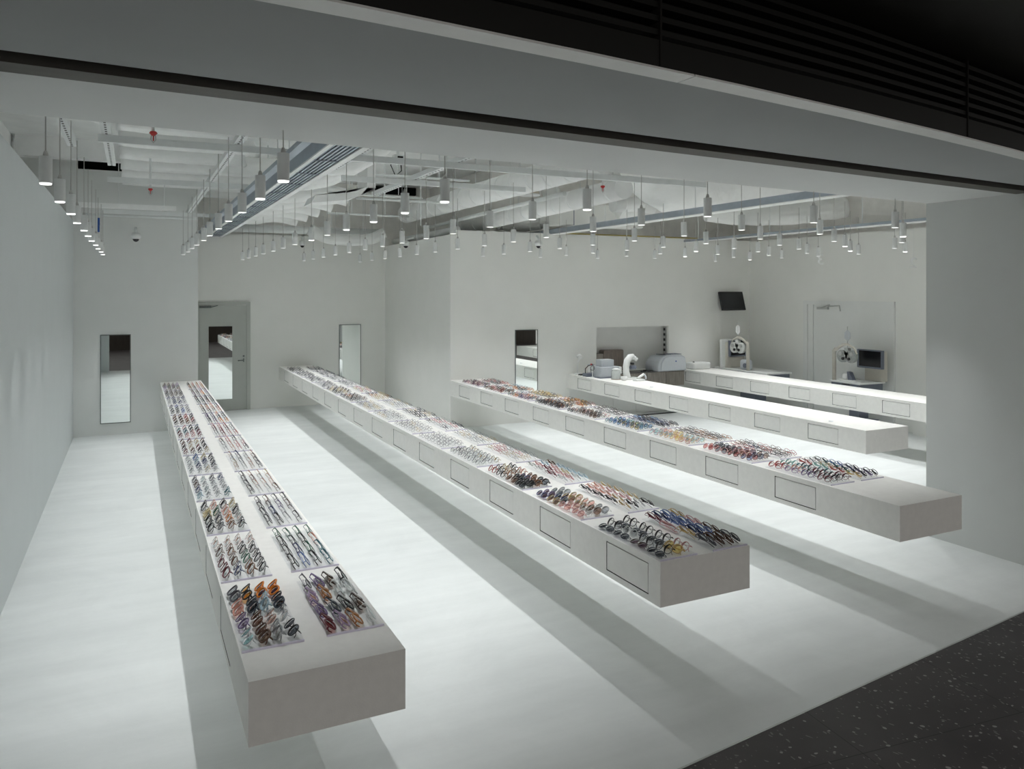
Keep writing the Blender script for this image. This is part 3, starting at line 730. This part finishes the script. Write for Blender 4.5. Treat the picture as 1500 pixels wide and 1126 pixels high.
# ------------- small tools at the far end of the service counter
def lathe_obj(name, prof, mt, parent=None, loc=(0,0,0), n=18): return obj(name, M().lathe(prof, n), mt, parent, loc)
t = thing('frame_heater', 'pale grey frame heater box near the far end of the service counter', 'appliance', (7.40,11.33,ZT))
o = obj('housing', M().box(-.19,.19,-.12,.12,.01,.19), GREYP, t); bevel(o, .012, 2)
o = obj('top_box', M().box(-.15,.11,-.07,.12,.19,.31), GREYP, t); bevel(o, .01, 2)
obj('base', M().box(-.22,.20,-.15,.14,0,.012), DKGP, t)
obj('side_pod', M().box(.19,.25,-.1,.08,.06,.18), WHITEP, t)
t = thing('ultrasonic_cleaner', 'dark open cleaning tray just behind the frame heater', 'appliance', (7.20,11.56,ZT))
o = obj('tub', M().box(-.10,.13,-.06,.09,0,.06), DKGP, t); bevel(o, .012, 2)
obj('handle', M().tube([(-.09,0,.06),(-.09,0,.14),(-.03,0,.19),(.03,0,.20)], .008, 8), BLACKP, t); obj('knob', M().lathe([(.014,.20),(.014,.225)], 10, (.03,0,0)), RED, t)
for k, (x, y, hh, lb) in enumerate(((7.38,11.70,.13,'squat clear bottle with dark cap behind the frame heater'),(7.42,11.83,.19,'tall clear bottle with dark cap behind the frame heater'))):
    t = thing('bottle', lb, 'bottle', (x,y,ZT), 0, 'clear bottles on the service counter')
    lathe_obj('bottle_body', [(.030,0),(.034,.01),(.034,hh*.65),(.012,hh*.8),(.012,hh*.9)], GLASSB, t); lathe_obj('cap', [(.016,hh*.9),(.015,hh)], BLACKP, t)
t = thing('jar', 'ridged glass jar with a lid right of the frame heater', 'jar', (7.36,10.98,ZT))
lathe_obj('jar_body', [(.070,0),(.078,.02),(.078,.13),(.060,.16)], mat('frosted_glass', (.56,.59,.58), .2, .05, 30), t); lathe_obj('lid', [(.065,.16),(.068,.175),(.03,.19)], WHITEP, t); lathe_obj('base_ring', [(.085,0),(.085,.012)], mat('tan_ring', (.35,.30,.24), .5, .05, 20), t)
t = thing('small_dish', 'small white dish between the jar and the lens meter', 'dish', (7.40,10.79,ZT))
lathe_obj('bowl', [(.03,0),(.055,.02),(.06,.06),(.05,.065)], WHITEP, t)
# lens meter: a white C-shaped arm
t = thing('lens_meter', 'white C-shaped lens meter on the service counter', 'instrument', (7.56,10.90,ZT))
arc = [( -.02,0,.02),(-.045,0,.12),(-.05,0,.22),(-.03,0,.31),(.03,0,.375),(.10,0,.385)]
o = obj('arm', M().tube([(x,y,z) for x,y,z in arc], [.062,.056,.054,.056,.054,.048], 14), WHITEP, t)
obj('eyepiece', M().tube([(.10,0,.375),(.17,0,.33)], .034, 12), WHITEP, t)
obj('lens_stage', M().tube([(.03,-.02,.20),(.13,-.02,.20)], .035, 12), DKGP, t); obj('knob', M().tube([(.04,-.02,.27),(.04,-.09,.27)], .018, 10), BLACKP, t)
o = obj('base', M().box(-.08,.17,-.08,.08,0,.03), WHITEP, t); bevel(o, .012, 2)
t = thing('frame_holder', 'small white sprawling frame holder right of the lens meter', 'holder', (7.60,10.64,ZT))
o = obj('base', M().box(-.10,.08,-.06,.06,0,.03), WHITEP, t); bevel(o, .012, 2)
obj('arm', M().tube([(-.04,0,.03),(.0,.0,.06),(.08,-.02,.11)], .022, 8), WHITEP, t); obj('clip', M().tube([(.08,-.02,.11),(.10,-.05,.06),(.09,-.06,.03)], .014, 8), GREYP, t)
t = thing('magnifier', 'white articulated magnifier at the wall end of the service counter', 'instrument', (7.17,11.93,ZT))
lathe_obj('base', [(.06,0),(.06,.02),(.02,.03)], WHITEP, t); obj('stem', M().tube([(0,0,.02),(.01,0,.2),(.05,0,.30)], .010, 8), WHITEP, t)
obj('head', M().tube([(.05,-.02,.30),(.05,.03,.33)], .045, 14), WHITEP, t)
t = thing('pliers', 'black handled pliers lying at the wall end of the service counter', 'tool', (7.12,11.80,ZT+.012))
obj('handle', M().tube([(0,0,0),(.06,.03,0),(.14,.02,0)], .012, 8), BLACKP, t); obj('handle', M().tube([(0,-.05,0),(.06,-.04,0),(.14,.02,0)], .012, 8), BLACKP, t); obj('jaw', M().tube([(.14,.02,0),(.20,.04,0)], [.012,.005], 8), STEEL, t)
t = thing('cotton_jar', 'white lidded pot at the wall end of the service counter', 'jar', (7.47,11.95,ZT))
lathe_obj('pot', [(.06,0),(.066,.02),(.066,.15)], WHITEP, t); lathe_obj('lid', [(.068,.15),(.068,.17),(.02,.18)], GREYP, t)
t = thing('loupe_stand', 'small white stand with a black loop beside the dark cleaning tray', 'instrument', (7.12,11.34,ZT))
lathe_obj('base', [(.035,0),(.035,.015),(.01,.02)], WHITEP, t); obj('stem', M().tube([(0,0,.02),(0,0,.13)], .008, 8), WHITEP, t)
obj('loop', M().tube([(.04*math.cos(a*PI/6),0,.17+.04*math.sin(a*PI/6)) for a in range(12)], .005, 6, closed=True), BLACKP, t)
# panels under the service counter
for k, (x0, x1, lb) in enumerate(((7.1,8.04,'pale panel on the wall below the service counter, left of the two seams'),(8.048,8.55,'pale panel on the wall below the service counter, between the two seams'),(8.558,9.4,'pale panel on the wall below the low cabinet, right of the seams'))):
    tag(obj('wall_panel', M().box(x0,x1,-.012,-.0005,.02,.515), DOORW, None, (0,YD,0)), lb, 'panel', 'low wall panels')
tag(obj('floor_track', M().box(8.20,9.42,-.03,.03,0,.012), BLACKP, None, (0,11.82,0)), 'thin black track on the floor beyond the third counter', 'track')

# ------------- television
t = thing('television', 'black flat television tilted down on the back wall above the refraction desks', 'television', (10.80,YD-.0005,2.13))
tv = obj('screen_panel', M().box(-.30,.30,-.02,.02,-.19,.19), BLACKP, t, (0,-.14,-.02)); tv.rotation_euler = (math.radians(-16),0,0)
sc = obj('screen', M().box(-.285,.285,-.022,-.0205,-.17,.178), SCREEN, t, (0,-.14,-.02)); sc.rotation_euler = (math.radians(-16),0,0)
obj('wall_bracket', M().box(-.06,.06,-.12,0,-.06,.06), BLACKP, t)

# ------------- refraction desks (face -X, post at the far left corner)
def disc_x(p, r, d, n=18): return M().tube([(p[0]-d/2,p[1],p[2]),(p[0]+d/2,p[1],p[2])], r, n)
def desk(loc, label, lab2, W, postY, monY, headmat, panelY, turned=False):
    t = thing('refraction_desk', label, 'desk', loc)
    o = obj('table_top', M().box(0,.60,0,W,.77,.80), WHITEP, t); bevel(o, .006, 2)
    o = obj('drawer_unit', M().box(.02,.56,.02,W-.02,.65,.768), DKGP, t)
    obj('drawer_pull', M().box(.012,.02,W*.35,W*.6,.745,.757), BLACKP, o)
    obj('pedestal', M().box(.22,.46,W*.35,W*.65,.14,.65), DKGP, t)
    for k in range(5):
        a = 2*PI*k/5+.3
        obj('foot', M().tube([(.34,W*.5,.17),(.34+.30*math.cos(a),W*.5+.30*math.sin(a),.15),(.34+.31*math.cos(a),W*.5+.31*math.sin(a),.0)], .018, 8), DKGP, t)
    if turned:      # screen and column stand on the far end of the table and face the front
        back = ((.08,.52,W-.30,W-.16,.80,1.30), (-.02,.56,W-.24,W-.18,.80,1.36), (.10,.50,W-.36,W-.30,1.02,1.34), (.125,.475,W-.363,W-.3602,1.05,1.32), (.24,.36,W-.31,W-.28,1.1,1.25))
    else:
        back = ((.45,.60,monY-.17,monY+.17,.80,1.30), (.47,.52,panelY-.26,panelY+.26,.80,1.27), (.36,.42,monY-.245,monY+.245,1.02,1.33), (.357,.3597,monY-.22,monY+.20,1.05,1.31), (.42,.46,monY-.06,monY+.06,1.1,1.25))
    o = obj('column', M().box(*back[0]), BEIGEP, t); bevel(o, .02, 2)
    o = obj('back_panel', M().box(*back[1]), WHITEP, t); bevel(o, .025, 3)
    o = obj('monitor', M().box(*back[2]), DKGP, t); bevel(o, .008, 2)
    obj('monitor_screen', M().box(*back[3]), SCREEN, o)
    obj('monitor_bracket', M().box(*back[4]), DKGP, o)
    py = postY
    dirn = -1 if postY > W*.5 else 1
    obj('post', M().tube([(.05,py,.80),(.05,py,1.30),(.05,py+dirn*.03,1.33)], .032, 10), BEIGEP, t)
    obj('post_arm', M().tube([(.05,py,1.30),(.05,py+dirn*.18,1.41),(.05,py+dirn*.28,1.42),(.05,py+dirn*.40,1.37),(.05,py+dirn*.46,1.27)], [.026,.024,.02,.016,.014], 10), BEIGEP, t)
    hy = py + dirn*.27
    h = obj('phoropter', disc_x((.05,hy-.085,1.22), .105, .06).box(.02,.08,hy-.04,hy+.04,1.24,1.36), headmat, t)
    obj('phoropter_wheel', disc_x((.05,hy+.085,1.22), .105, .06), headmat, t)
    for dy in (-.085,.085):
        obj('eyepiece', disc_x((.012,hy+dy*.7,1.18), .025, .02), BLACKP, h); obj('lens_dial', disc_x((.012,hy+dy*1.3,1.26), .035, .02), STEEL, h)
    obj('chart_rod', M().tube([(.05,hy,1.36),(.05,hy,1.72)], .006, 6), STEEL, t)
    o = obj('near_card', M().extrude([(.046,hy-.06,1.52),(.046,hy,1.47),(.046,hy+.06,1.52),(.046,hy+.055,1.62),(.046,hy,1.66),(.046,hy-.055,1.62)], (.008,0,0)), lab2, t)
    return t
desk((10.66,8.80,0), 'refraction desk by the right wall with grey phoropter and wide monitor on its right', GREYP, .62, .565, .12, mat('phoropter_grey', (.34,.36,.35), .4, .12, 40), .36)
desk((10.42,10.60,0), 'refraction desk in the back corner, white phoropter hanging before its monitor', WHITEP, 1.46, .56, .92, mat('phoropter_white', (.72,.74,.72), .4, .05, 40), .80, True)
t = thing('desk_controller', 'small white control phone on the right hand refraction desk', 'controller', (10.80,9.14,.8005))
o = obj('base', M().box(-.08,.08,-.17,.13,0,.022), WHITEP, t); bevel(o, .008, 2)
obj('handset', M().extrude([(-.05,-.02,.02),(-.05,-.12,.02),(-.05,-.05,.15),(-.05,.0,.16)], (.08,0,0)), DKGP, t); o = obj('housing', M().box(-.06,.06,.0,.10,.02,.12), WHITEP, t); bevel(o, .03, 3)
t = thing('keratometer', 'small grey rounded instrument beside the post of the corner refraction desk', 'instrument', (10.55,11.28,.8005))
o = obj('housing', M().box(-.08,.08,-.10,.12,0,.20), GREYP, t); bevel(o, .05, 3); obj('dial', disc_x((-.085,-.04,.09), .045, .02), DKGP, t)
# hanging figures, seen from behind
def figure(ch, loc, label):
    cu = bpy.data.curves.new('figure', 'FONT'); cu.body = ch; cu.size = .24; cu.extrude = .006; cu.align_x = 'CENTER'
    tmp = bpy.data.objects.new('figure_tmp', cu); C.objects.link(tmp)
    bpy.context.view_layer.update()
    dg = bpy.context.evaluated_depsgraph_get(); me = bpy.data.meshes.new_from_object(tmp.evaluated_get(dg))
    bpy.data.objects.remove(tmp)
    t = thing('hanging_number', label, 'number', loc, 0, 'clear hanging numbers')
    me.materials.clear(); me.materials.append(mat('clear_acrylic_figure', (.92,.93,.92), .15, .02, 20))
    o = bpy.data.objects.new('numeral', me); o.rotation_euler = (PI/2,0,PI+math.radians(-50)); link(o, t)
    obj('string', M().tube([(0,0,.148),(0,0,.70)], .0022, 5), PIPE, t)
figure('3', (10.0,9.01,2.74), 'clear number 3 hung on a thread, seen from behind')
figure('2', (11.2,8.24,2.68), 'clear number 2 hung on a thread by the right wall, seen from behind')

# ------------------------------------------------------------------ ceiling services
RX = [-.47,-.19,.80,1.86,2.83]
RNAME = ['above the lamps along the left wall','second from the left wall','above the lamps of the leftmost counter','above the lamps right of the leftmost counter','above the lamps of the second counter','above the lamps right of the second counter','above the lamps of the third counter','above the lamps right of the third counter']
REND = [7.6,8.6,13.5,7.7,9.6]
for x, nm, ye in zip(RX, RNAME, REND):
    m = M().box(-.035,.035,0,ye-4.35,.0,.012); m.box(-.035,-.029,0,ye-4.35,.012,.05); m.box(.029,.035,0,ye-4.35,.012,.05)
    tag(obj('slotted_channel', m, SLOT, None, (x,4.38+.0757*max(x,0),3.55)), 'white slotted steel channel ' + nm, 'channel', 'slotted steel channels')
for k, (y, x0, x1, lb) in enumerate(((6.92,-.25,5.85,'long white cross rail nearest the soffit'),(9.4,-.25,1.2,'white cross rail at mid ceiling left of the slot grille'),(13.2,-.4,1.2,'white cross rail near the back wall left of the slot grille'),(8.2,2.0,4.2,'short white cross rail right of the slot grille'))):
    m = M().box(x0,x1,-.02,.02,0,.05); m.box(x0,x1,-.026,.026,.05,.058)
    tag(obj('cross_rail', m, PIPE, None, (0,y,3.485)), lb, 'rail', 'white cross rails')
# linear slot grille
t = thing('slot_grille', 'long white-edged grille of slate slats running beside the lamps', 'grille', (1.385,4.45,3.34))
GL = 11.3
obj('flange', M().box(-.14,-.105,0,GL,0,.012), DUCT, t); obj('flange', M().box(.105,.16,0,GL,0,.012), DUCT, t)
obj('housing', M().box(-.135,-.125,0,GL,.012,.13).box(.125,.135,0,GL,.012,.13).box(-.135,.135,0,GL,.13,.14), TRAYG, t)
m = M()
for k in range(6): x = -.087 + k*.035; m.box(x-.009,x+.009,0,GL,.012,.05)
obj('slats', m, TRAYG, t)
for k in range(15): obj('cross_bar', M().box(-.105,.105,.25+k*.75,.25+k*.75+.035,.008,.055), GRL, t)
obj('plenum', M().box(-.12,.12,0,GL,.06,.065), BLACK, t)
obj('side_channel', M().box(-.27,-.20,0,GL,.06,.10), TRAYG, t)
# cable trays
for k, (x, y0, y1, z, lb) in enumerate(((6.77,4.86,13.6,3.33,'blue-grey cable tray above the third counter aisle'),(9.76,5.2,12.6,3.27,'blue-grey cable tray above the rearmost counter'))):
    t = thing('cable_tray', lb, 'cable tray', (x,y0,z), 0, 'blue-grey cable trays')
    L = y1-y0; th = (.085,.04)[k]
    obj('trough', M().box(-.06,.06,0,L,0,.012).box(-.06,-.048,0,L,.012,th).box(.048,.06,0,L,.012,th), TRAYG, t)
    obj('lower_flange', M().box(-.075,.085,0,L,-.012,-.001), DUCT, t)
    for q in range(4): obj('hanger_rod', M().tube([(-.054,L*(q+.5)/4,th),(-.06,L*(q+.5)/4,4.6-z)], .006, 6), PIPE, t)
# round and wrapped ducts
def ring_duct(path, r, n=20, ribs=True):
    P = [Vector(p) for p in path]; m = M()
    m.tube(path, r, n)
    if ribs:
        for a, b in zip(P, P[1:]):
            L = (b-a).length; k = max(1, int(L/.45)); d = (b-a).normalized()
            for i in range(k):
                c = a + (b-a)*((i+.5)/k); m.tube([c-d*.012, c+d*.012], r*1.03, n)
    return m
def crumple(path, r, seed, n=22, sub=7, deep=.07):
    """insulation-wrapped duct: a tube whose skin sags and creases"""
    off = seed*7.3; P = [Vector(p) for p in path]; R = r if isinstance(r, list) else [r]*len(P); pts = []; rr = []
    for i in range(len(P)-1):
        p0 = P[max(i-1,0)]; p1 = P[i]; p2 = P[i+1]; p3 = P[min(i+2,len(P)-1)]
        for k in range(sub):
            t = k/sub
            pts.append(.5*((2*p1)+(p2-p0)*t+(2*p0-5*p1+4*p2-p3)*t*t+(3*p1-p0-3*p2+p3)*t**3)); rr.append(R[i]*(1-t)+R[i+1]*t)
    pts.append(P[-1]); rr.append(R[-1])
    m = M(); m.tube(pts, rr, n)
    for i, c in enumerate(pts):
        for j in range(n):
            q = i*n+j; v = Vector(m.v[q]); d = v-c
            a = noise.noise(Vector((v.x*3.1+off, v.y*3.1, v.z*3.1))); b = noise.noise(Vector((v.x*9+off, v.y*9, v.z*9)))
            ridge = -abs(noise.noise(Vector((v.x*4+off, v.y*4+5, v.z*4))))
            m.v[q] = tuple(c + d*(1 + deep*(a + .5*b + 1.1*ridge + .3)))
    return m
def service(name, m, mt, label, cat, group=None): return tag(obj(name, m, mt), label, cat, group)
service('spiral_duct', ring_duct([(4.74,14.3,3.80),(4.80,7.4,3.80)], .17), DUCT, 'long ribbed white spiral duct running to the back above the second counter aisle', 'duct')
service('spiral_duct', ring_duct([(5.62,14.0,3.52),(5.62,8.2,3.62)], .14), DUCT, 'ribbed white duct just right of and below the long spiral duct', 'duct')
service('sprinkler_pipe', M().tube([(5.05,14.1,3.52),(4.98,8.6,3.56)], .03, 10), PIPE, 'thin white sprinkler pipe running under the long spiral duct', 'pipe')
service('sprinkler_pipe', M().tube([(5.30,14.1,3.78),(5.24,7.6,3.88)], .028, 10), PIPE, 'thin white sprinkler pipe between the two ribbed ducts', 'pipe')
service('wrapped_duct', crumple([(6.35,9.0,4.13),(6.65,9.15,4.08),(7.0,9.3,4.02),(7.45,9.35,3.99),(8.05,9.3,4.0),(8.65,9.1,4.06),(9.3,8.8,4.14),(10.2,8.5,4.18)], [.26,.36,.46,.52,.50,.42,.34,.32], 1, 32, 8, .05), WRAP, 'huge bulging white insulated duct elbow in the middle of the ceiling', 'duct')
service('wrapped_duct', crumple([(9.15,10.8,3.72),(9.7,10.6,3.70),(10.3,10.45,3.70),(10.8,10.3,3.74),(11.6,9.9,3.84)], [.17,.21,.20,.22,.19], 2), WRAP, 'white wrapped duct behind the huge elbow, above the rearmost counter', 'duct')
service('wrapped_duct', crumple([(7.6,11.25,3.74),(8.0,11.2,3.72),(8.4,11.2,3.73),(8.75,11.15,3.8)], .16, 8), WRAP, 'short creased white duct behind and below the huge elbow', 'duct')
service('wrapped_duct', crumple([(7.0,12.65,4.25),(7.1,12.66,3.95),(7.0,12.68,3.72),(6.7,12.7,3.61),(6.3,12.7,3.58),(5.98,12.7,3.60)], .17, 3), WRAP, 'white wrapped duct dropping and curling left before the back wall', 'duct')
service('ribbed_duct', ring_duct([(6.98,10.5,3.70),(7.35,10.5,3.73),(7.75,10.45,3.72)], .12), DUCT, 'short ribbed white duct left of the huge elbow', 'duct')
for k, yk in enumerate((8.15,8.78,9.40)):
    service('flexible_duct', crumple([(1.60,yk,3.68),(1.85,yk-.05,3.67),(2.12,yk-.12,3.73),(2.32,yk-.2,3.86),(2.42,yk-.24,4.02)], .155, 20+k), WRAP, 'white flexible duct curving up from the slot grille, %s of three' % ('nearest','middle','farthest')[k], 'duct', 'flexible ducts by the slot grille')
for k in range(5):
    y = 10.75 + k*.92
    service('branch_duct', crumple([(1.58,y,3.66),(1.9,y+.02,3.62),(2.3,y,3.68),(2.7,y,3.62)], .12, 30+k, 16), WRAP, 'short drooping branch duct beside the slot grille, %s from the front' % ORD[k], 'duct', 'branch ducts beside the slot grille')
q = [(2.72,4.18),(2.71,3.64),(2.63,3.54),(2.45,3.47),(2.0,3.41)]
service('curved_duct', M().extrude([(x,9.75,z) for x, z in q] + [(x+.05 if z < 3.6 else x+.11,9.75,z+.10 if z < 3.6 else z) for x, z in reversed(q)], (0,.5,0)), DUCT, 'flat white duct curving down and left beside the flexible ducts', 'duct')
def rbox(name, lo, hi, label, mt=DUCT):
    c = [(lo[i]+hi[i])/2 for i in range(3)]; h = [(hi[i]-lo[i])/2 for i in range(3)]
    o = obj(name, M().box(-h[0],h[0],-h[1],h[1],-h[2],h[2]), mt, None, c); bevel(o, .012, 2)
    return tag(o, label, 'duct')
t = rbox('air_handler', (6.57,11.5,3.45), (8.3,11.9,3.83), 'boxy pale air handler above the service counter', WALL)
obj('panel_joint', M().box(-.60,-.585,-.203,-.1995,-.19,.19), GRL, t); obj('side_joint', M().box(.50,.51,-.203,-.1995,-.19,.19), GRL, t)
service('sagging_duct', crumple([(3.1,15.3,3.52),(3.45,15.3,3.36),(3.9,15.3,3.33),(4.3,15.3,3.36),(4.6,15.3,3.50)], .11, 41), WRAP, 'white sagging duct along the top of the back wall', 'duct')
rbox('rectangular_duct', (9.2,5.6,4.0), (9.55,8.0,4.2), 'square white duct high above the rearmost counter')
rbox('ceiling_panel', (9.75,5.9,3.86), (11.5,8.0,3.93), 'white hanging ceiling panel near the right wall', CEIL)
t = thing('duct_cap', 'tan drum shaped duct cap right of the long spiral duct', 'cap', (5.72,11.0,3.86))
lathe_obj('drum', [(.16,0),(.13,.18)], mat('tan_cap', (.55,.49,.39), .6, .05, 20), t); lathe_obj('rim', [(.165,-.02),(.17,.0)], DUCT, t)
# beams of the deck
for k in range(9):
    y = 7.2 + k*.98
    m = crumple([(-.15,y,4.14),(.4,y,4.12),(1.2,y,4.14),(2.1 if k > 4 else 1.35,y,4.16)], .17, 60+k, 14, 5, .05)
    for i, v in enumerate(m.v): m.v[i] = (v[0], v[1], max(v[2], 4.02))
    service('deck_beam', m, WRAP, 'white wrapped ceiling beam at left, %s from the front' % ORD[k], 'beam', 'wrapped ceiling beams at left')
for k, (x, y0, y1) in enumerate(((2.35,5.0,10.4),(3.4,5.0,10.2),(4.5,5.0,9.6),(5.7,5.0,8.6))):
    service('ceiling_beam', M().box(x-.10,x+.10,y0,y1,4.27,4.6), CEIL, 'plain white lengthwise ceiling beam right of the grille, %s from left' % ORD[k], 'beam', 'plain ceiling beams')
for k, y in enumerate((6.3,7.7,9.2)):
    for q, (x0, x1) in enumerate(((2.452,3.298),(3.502,4.398),(4.602,5.598))):
        service('ceiling_beam', M().box(x0,x1,y-.09,y+.09,4.34,4.6), CEIL, 'plain white crosswise ceiling beam, %s bay from left, %s row from front' % (ORD[q], ORD[k]), 'beam', 'plain ceiling beams')
service('header_beam', M().box(-1.55,1.0,13.3,13.5,4.30,4.6), CEIL, 'white header beam high over the back left wall', 'beam')
service('dark_opening', M().box(-.8,.2,14.3,14.4,4.25,4.59), BLACK, 'black gap between the back left wall and the slab', 'opening')
service('dark_opening', M().box(4.7,5.6,16.2,16.299,4.42,4.58), BLACK, 'black gap high in the block wall behind the second counter aisle', 'opening')
service('gas_pipe', M().tube([(6.9,12.3,3.37),(10.2,12.3,3.37)], .014, 8), YEL, 'thin yellow pipe along the top of the back right wall', 'pipe')
service('conduit', M().tube([(1.62,15.6,3.52),(4.7,15.6,3.52)], .075, 14), PIPE, 'white pipe along the top of the back wall', 'pipe')
service('conduit', M().tube([(5.02,12.35,3.37),(5.02,15.9,3.37)], .06, 12), PIPE, 'white pipe along the top of the projecting side wall', 'pipe')
service('conduit', M().tube([(-.7,13.7,3.50),(.95,13.7,3.50)], .022, 8), PIPE, 'white conduit in front of the back left wall', 'pipe')
service('wall_ledge', M().box(XL+.001,.6,13.0,13.1,3.55,3.62), DUCT, 'white ledge bar high in front of the back left wall', 'ledge')
for k, x in enumerate((3.0,3.75,4.15,6.05)):
    service('conduit', M().tube([(x,5.4,4.10),(x,8.0,4.10),(x+.1,8.3,4.10),(x+.1,8.75,4.10)], .016, 6), PIPE, 'thin white lengthwise conduit high in the ceiling, %s from left' % ORD[k], 'pipe', 'thin lengthwise conduits')
for k, (y, x0, x1, z) in enumerate(((7.0,2.5,6.6,4.16),(8.45,2.7,4.5,3.98),(10.6,2.9,4.5,3.95),(11.4,3.0,4.45,3.70),(12.4,3.0,4.4,3.88),(13.4,3.0,4.5,3.66))):
    service('conduit', M().tube([(x0,y,z),(x1,y,z)], .018, 6), PIPE, 'thin white crosswise conduit right of the grille, %s from front' % ORD[k], 'pipe', 'thin crosswise conduits')
for k, (x, y, lb) in enumerate(((3.5,10.9,'small open junction box left of the long spiral duct'),(6.2,10.2,'small open junction box right of the ribbed ducts'),(8.9,9.9,'small open junction box behind the huge elbow'))):
    t = thing('junction_box', lb, 'box', (x,y,4.2)); obj('box', M().box(-.08,.08,-.06,.06,0,.10), PIPE, t); obj('cover_gap', M().box(-.05,.05,-.062,-.0602,.02,.08), BLACK, t); obj('hanger', M().tube([(0,0,.10),(0,0,.40)], .008, 6), PIPE, t)
    obj('cable', M().tube([(.03,0,0),(.05,.02,-.12),(-.04,.03,-.2),(-.12,.0,-.05),(-.07,0,.02)], .008, 6), BLACK, t)
for k, (x, y, z) in enumerate(((4.52,13.6,3.6),(3.3,13.0,3.5),(4.3,12.2,3.4),(6.55,10.4,3.4))):
    service('hanger_rod', M().tube([(x,y,z),(x,y,4.6)], .009, 6), PIPE, 'thin ceiling hanger rod, %s' % ('by the spiral duct end','above the back of the second counter','left of the long spiral duct','beside the huge duct elbow')[k], 'rod', 'ceiling hanger rods')
def hang(prefix):
    for o in [o for o in C.objects if o.parent is None and o.type == 'MESH' and o.name.split('.')[0] in prefix]:
        vs = [o.matrix_world @ v.co for v in o.data.vertices]
        x0, x1 = min(v.x for v in vs), max(v.x for v in vs); y0, y1 = min(v.y for v in vs), max(v.y for v in vs); zt = max(v.z for v in vs); z0 = min(v.z for v in vs)
        if y1 > 15.5 or zt > 4.5: continue
        for t in (.3, .7):
            x = x0 + (x1-x0)*t if x1-x0 > y1-y0 else (x0+x1)/2; y = y0 + (y1-y0)*t if y1-y0 >= x1-x0 else (y0+y1)/2
            z = max([v.z for v in vs if abs(v.x-x) < .2 and abs(v.y-y) < .2] or [(z0+zt)/2]) - .02
            obj('hanger', M().tube([(x,y,z),(x,y,4.6)], .007, 6), PIPE, o).matrix_parent_inverse = o.matrix_world.inverted()
bpy.context.view_layer.update()
hang({'spiral_duct','ribbed_duct','branch_duct','flexible_duct','wrapped_duct','conduit','sprinkler_pipe','sagging_duct','rectangular_duct','ceiling_panel','curved_duct','air_handler'})
for k, (x, y, z, lb) in enumerate(((.14,6.55,3.52,'red sprinkler head near the soffit, left of the grille'),(5.3,8.2,3.62,'red sprinkler head right of the spiral duct'),(.20,11.0,3.62,'red sprinkler head among the beams at left'))):
    t = thing('sprinkler', lb, 'sprinkler', (x,y,z), 0, 'sprinkler heads')
    lathe_obj('escutcheon', [(.012,-.02),(.03,.0),(.022,.012)], RED, t); obj('frame', M().tube([(-.014,0,-.02),(-.018,0,-.05),(0,0,-.075),(.018,0,-.05),(.014,0,-.02)], .004, 6), STEEL, t); lathe_obj('bulb', [(.004,-.06),(.005,-.02)], RED, t, n=8)
    obj('drop_pipe', M().tube([(0,0,.012),(0,0,4.6-z)], .012, 8), PIPE, t)
for k, (x, y, z, s, lb) in enumerate(((.04,13.72,3.14,1.0,'white dome camera high on the back left wall'),(3.04,15.70,3.22,.9,'white dome camera on the back wall above the second counter'),(4.62,13.95,3.16,.9,'white dome camera on the side of the projecting wall'),(6.39,11.95,3.10,.9,'white dome camera on the back right wall near its left end'))):
    t = thing('dome_camera', lb, 'camera', (x,y,z), 0, 'dome cameras')
    lathe_obj('housing', [(.055*s,0),(.075*s,.03),(.075*s,.07),(.05*s,.10)], WHITEP, t); lathe_obj('dome', [(.012*s,-.045*s),(.036*s,-.03*s),(.05*s,0)], BLACKP, t)
    obj('mount', M().tube([(0,0,.09),(0,0,.14),(0,.06,.18)] if k != 2 else [(0,0,.09),(0,0,.13),(.15,0,.16)], .02, 8), PIPE, t)

# ------------------------------------------------------------------ world, camera, output
wd = bpy.data.worlds.new('mall_dusk'); S.world = wd; wd.use_nodes = True
wb = wd.node_tree.nodes['Background']; wb.inputs['Color'].default_value = (1,.975,.93,1); wb.inputs['Strength'].default_value = .42
cam = bpy.data.cameras.new('camera'); cam.sensor_width = 36; cam.lens = 1129.82/1500*36
cam.shift_y = -(563-427)/1500; cam.clip_end = 100; cam.clip_start = .05
co = bpy.data.objects.new('camera', cam); co.location = (0,0,2.3); co.rotation_euler = (PI/2,0,-math.radians(26.1615)); C.objects.link(co)
S.camera = co
S.view_settings.view_transform = 'Standard'; S.view_settings.look = 'None'; S.view_settings.exposure = .12; S.view_settings.gamma = 1
S.view_settings.use_curve_mapping = False
S.cycles.transparent_max_bounces = 24; S.cycles.max_bounces = 16; S.cycles.diffuse_bounces = 10; S.cycles.glossy_bounces = 4
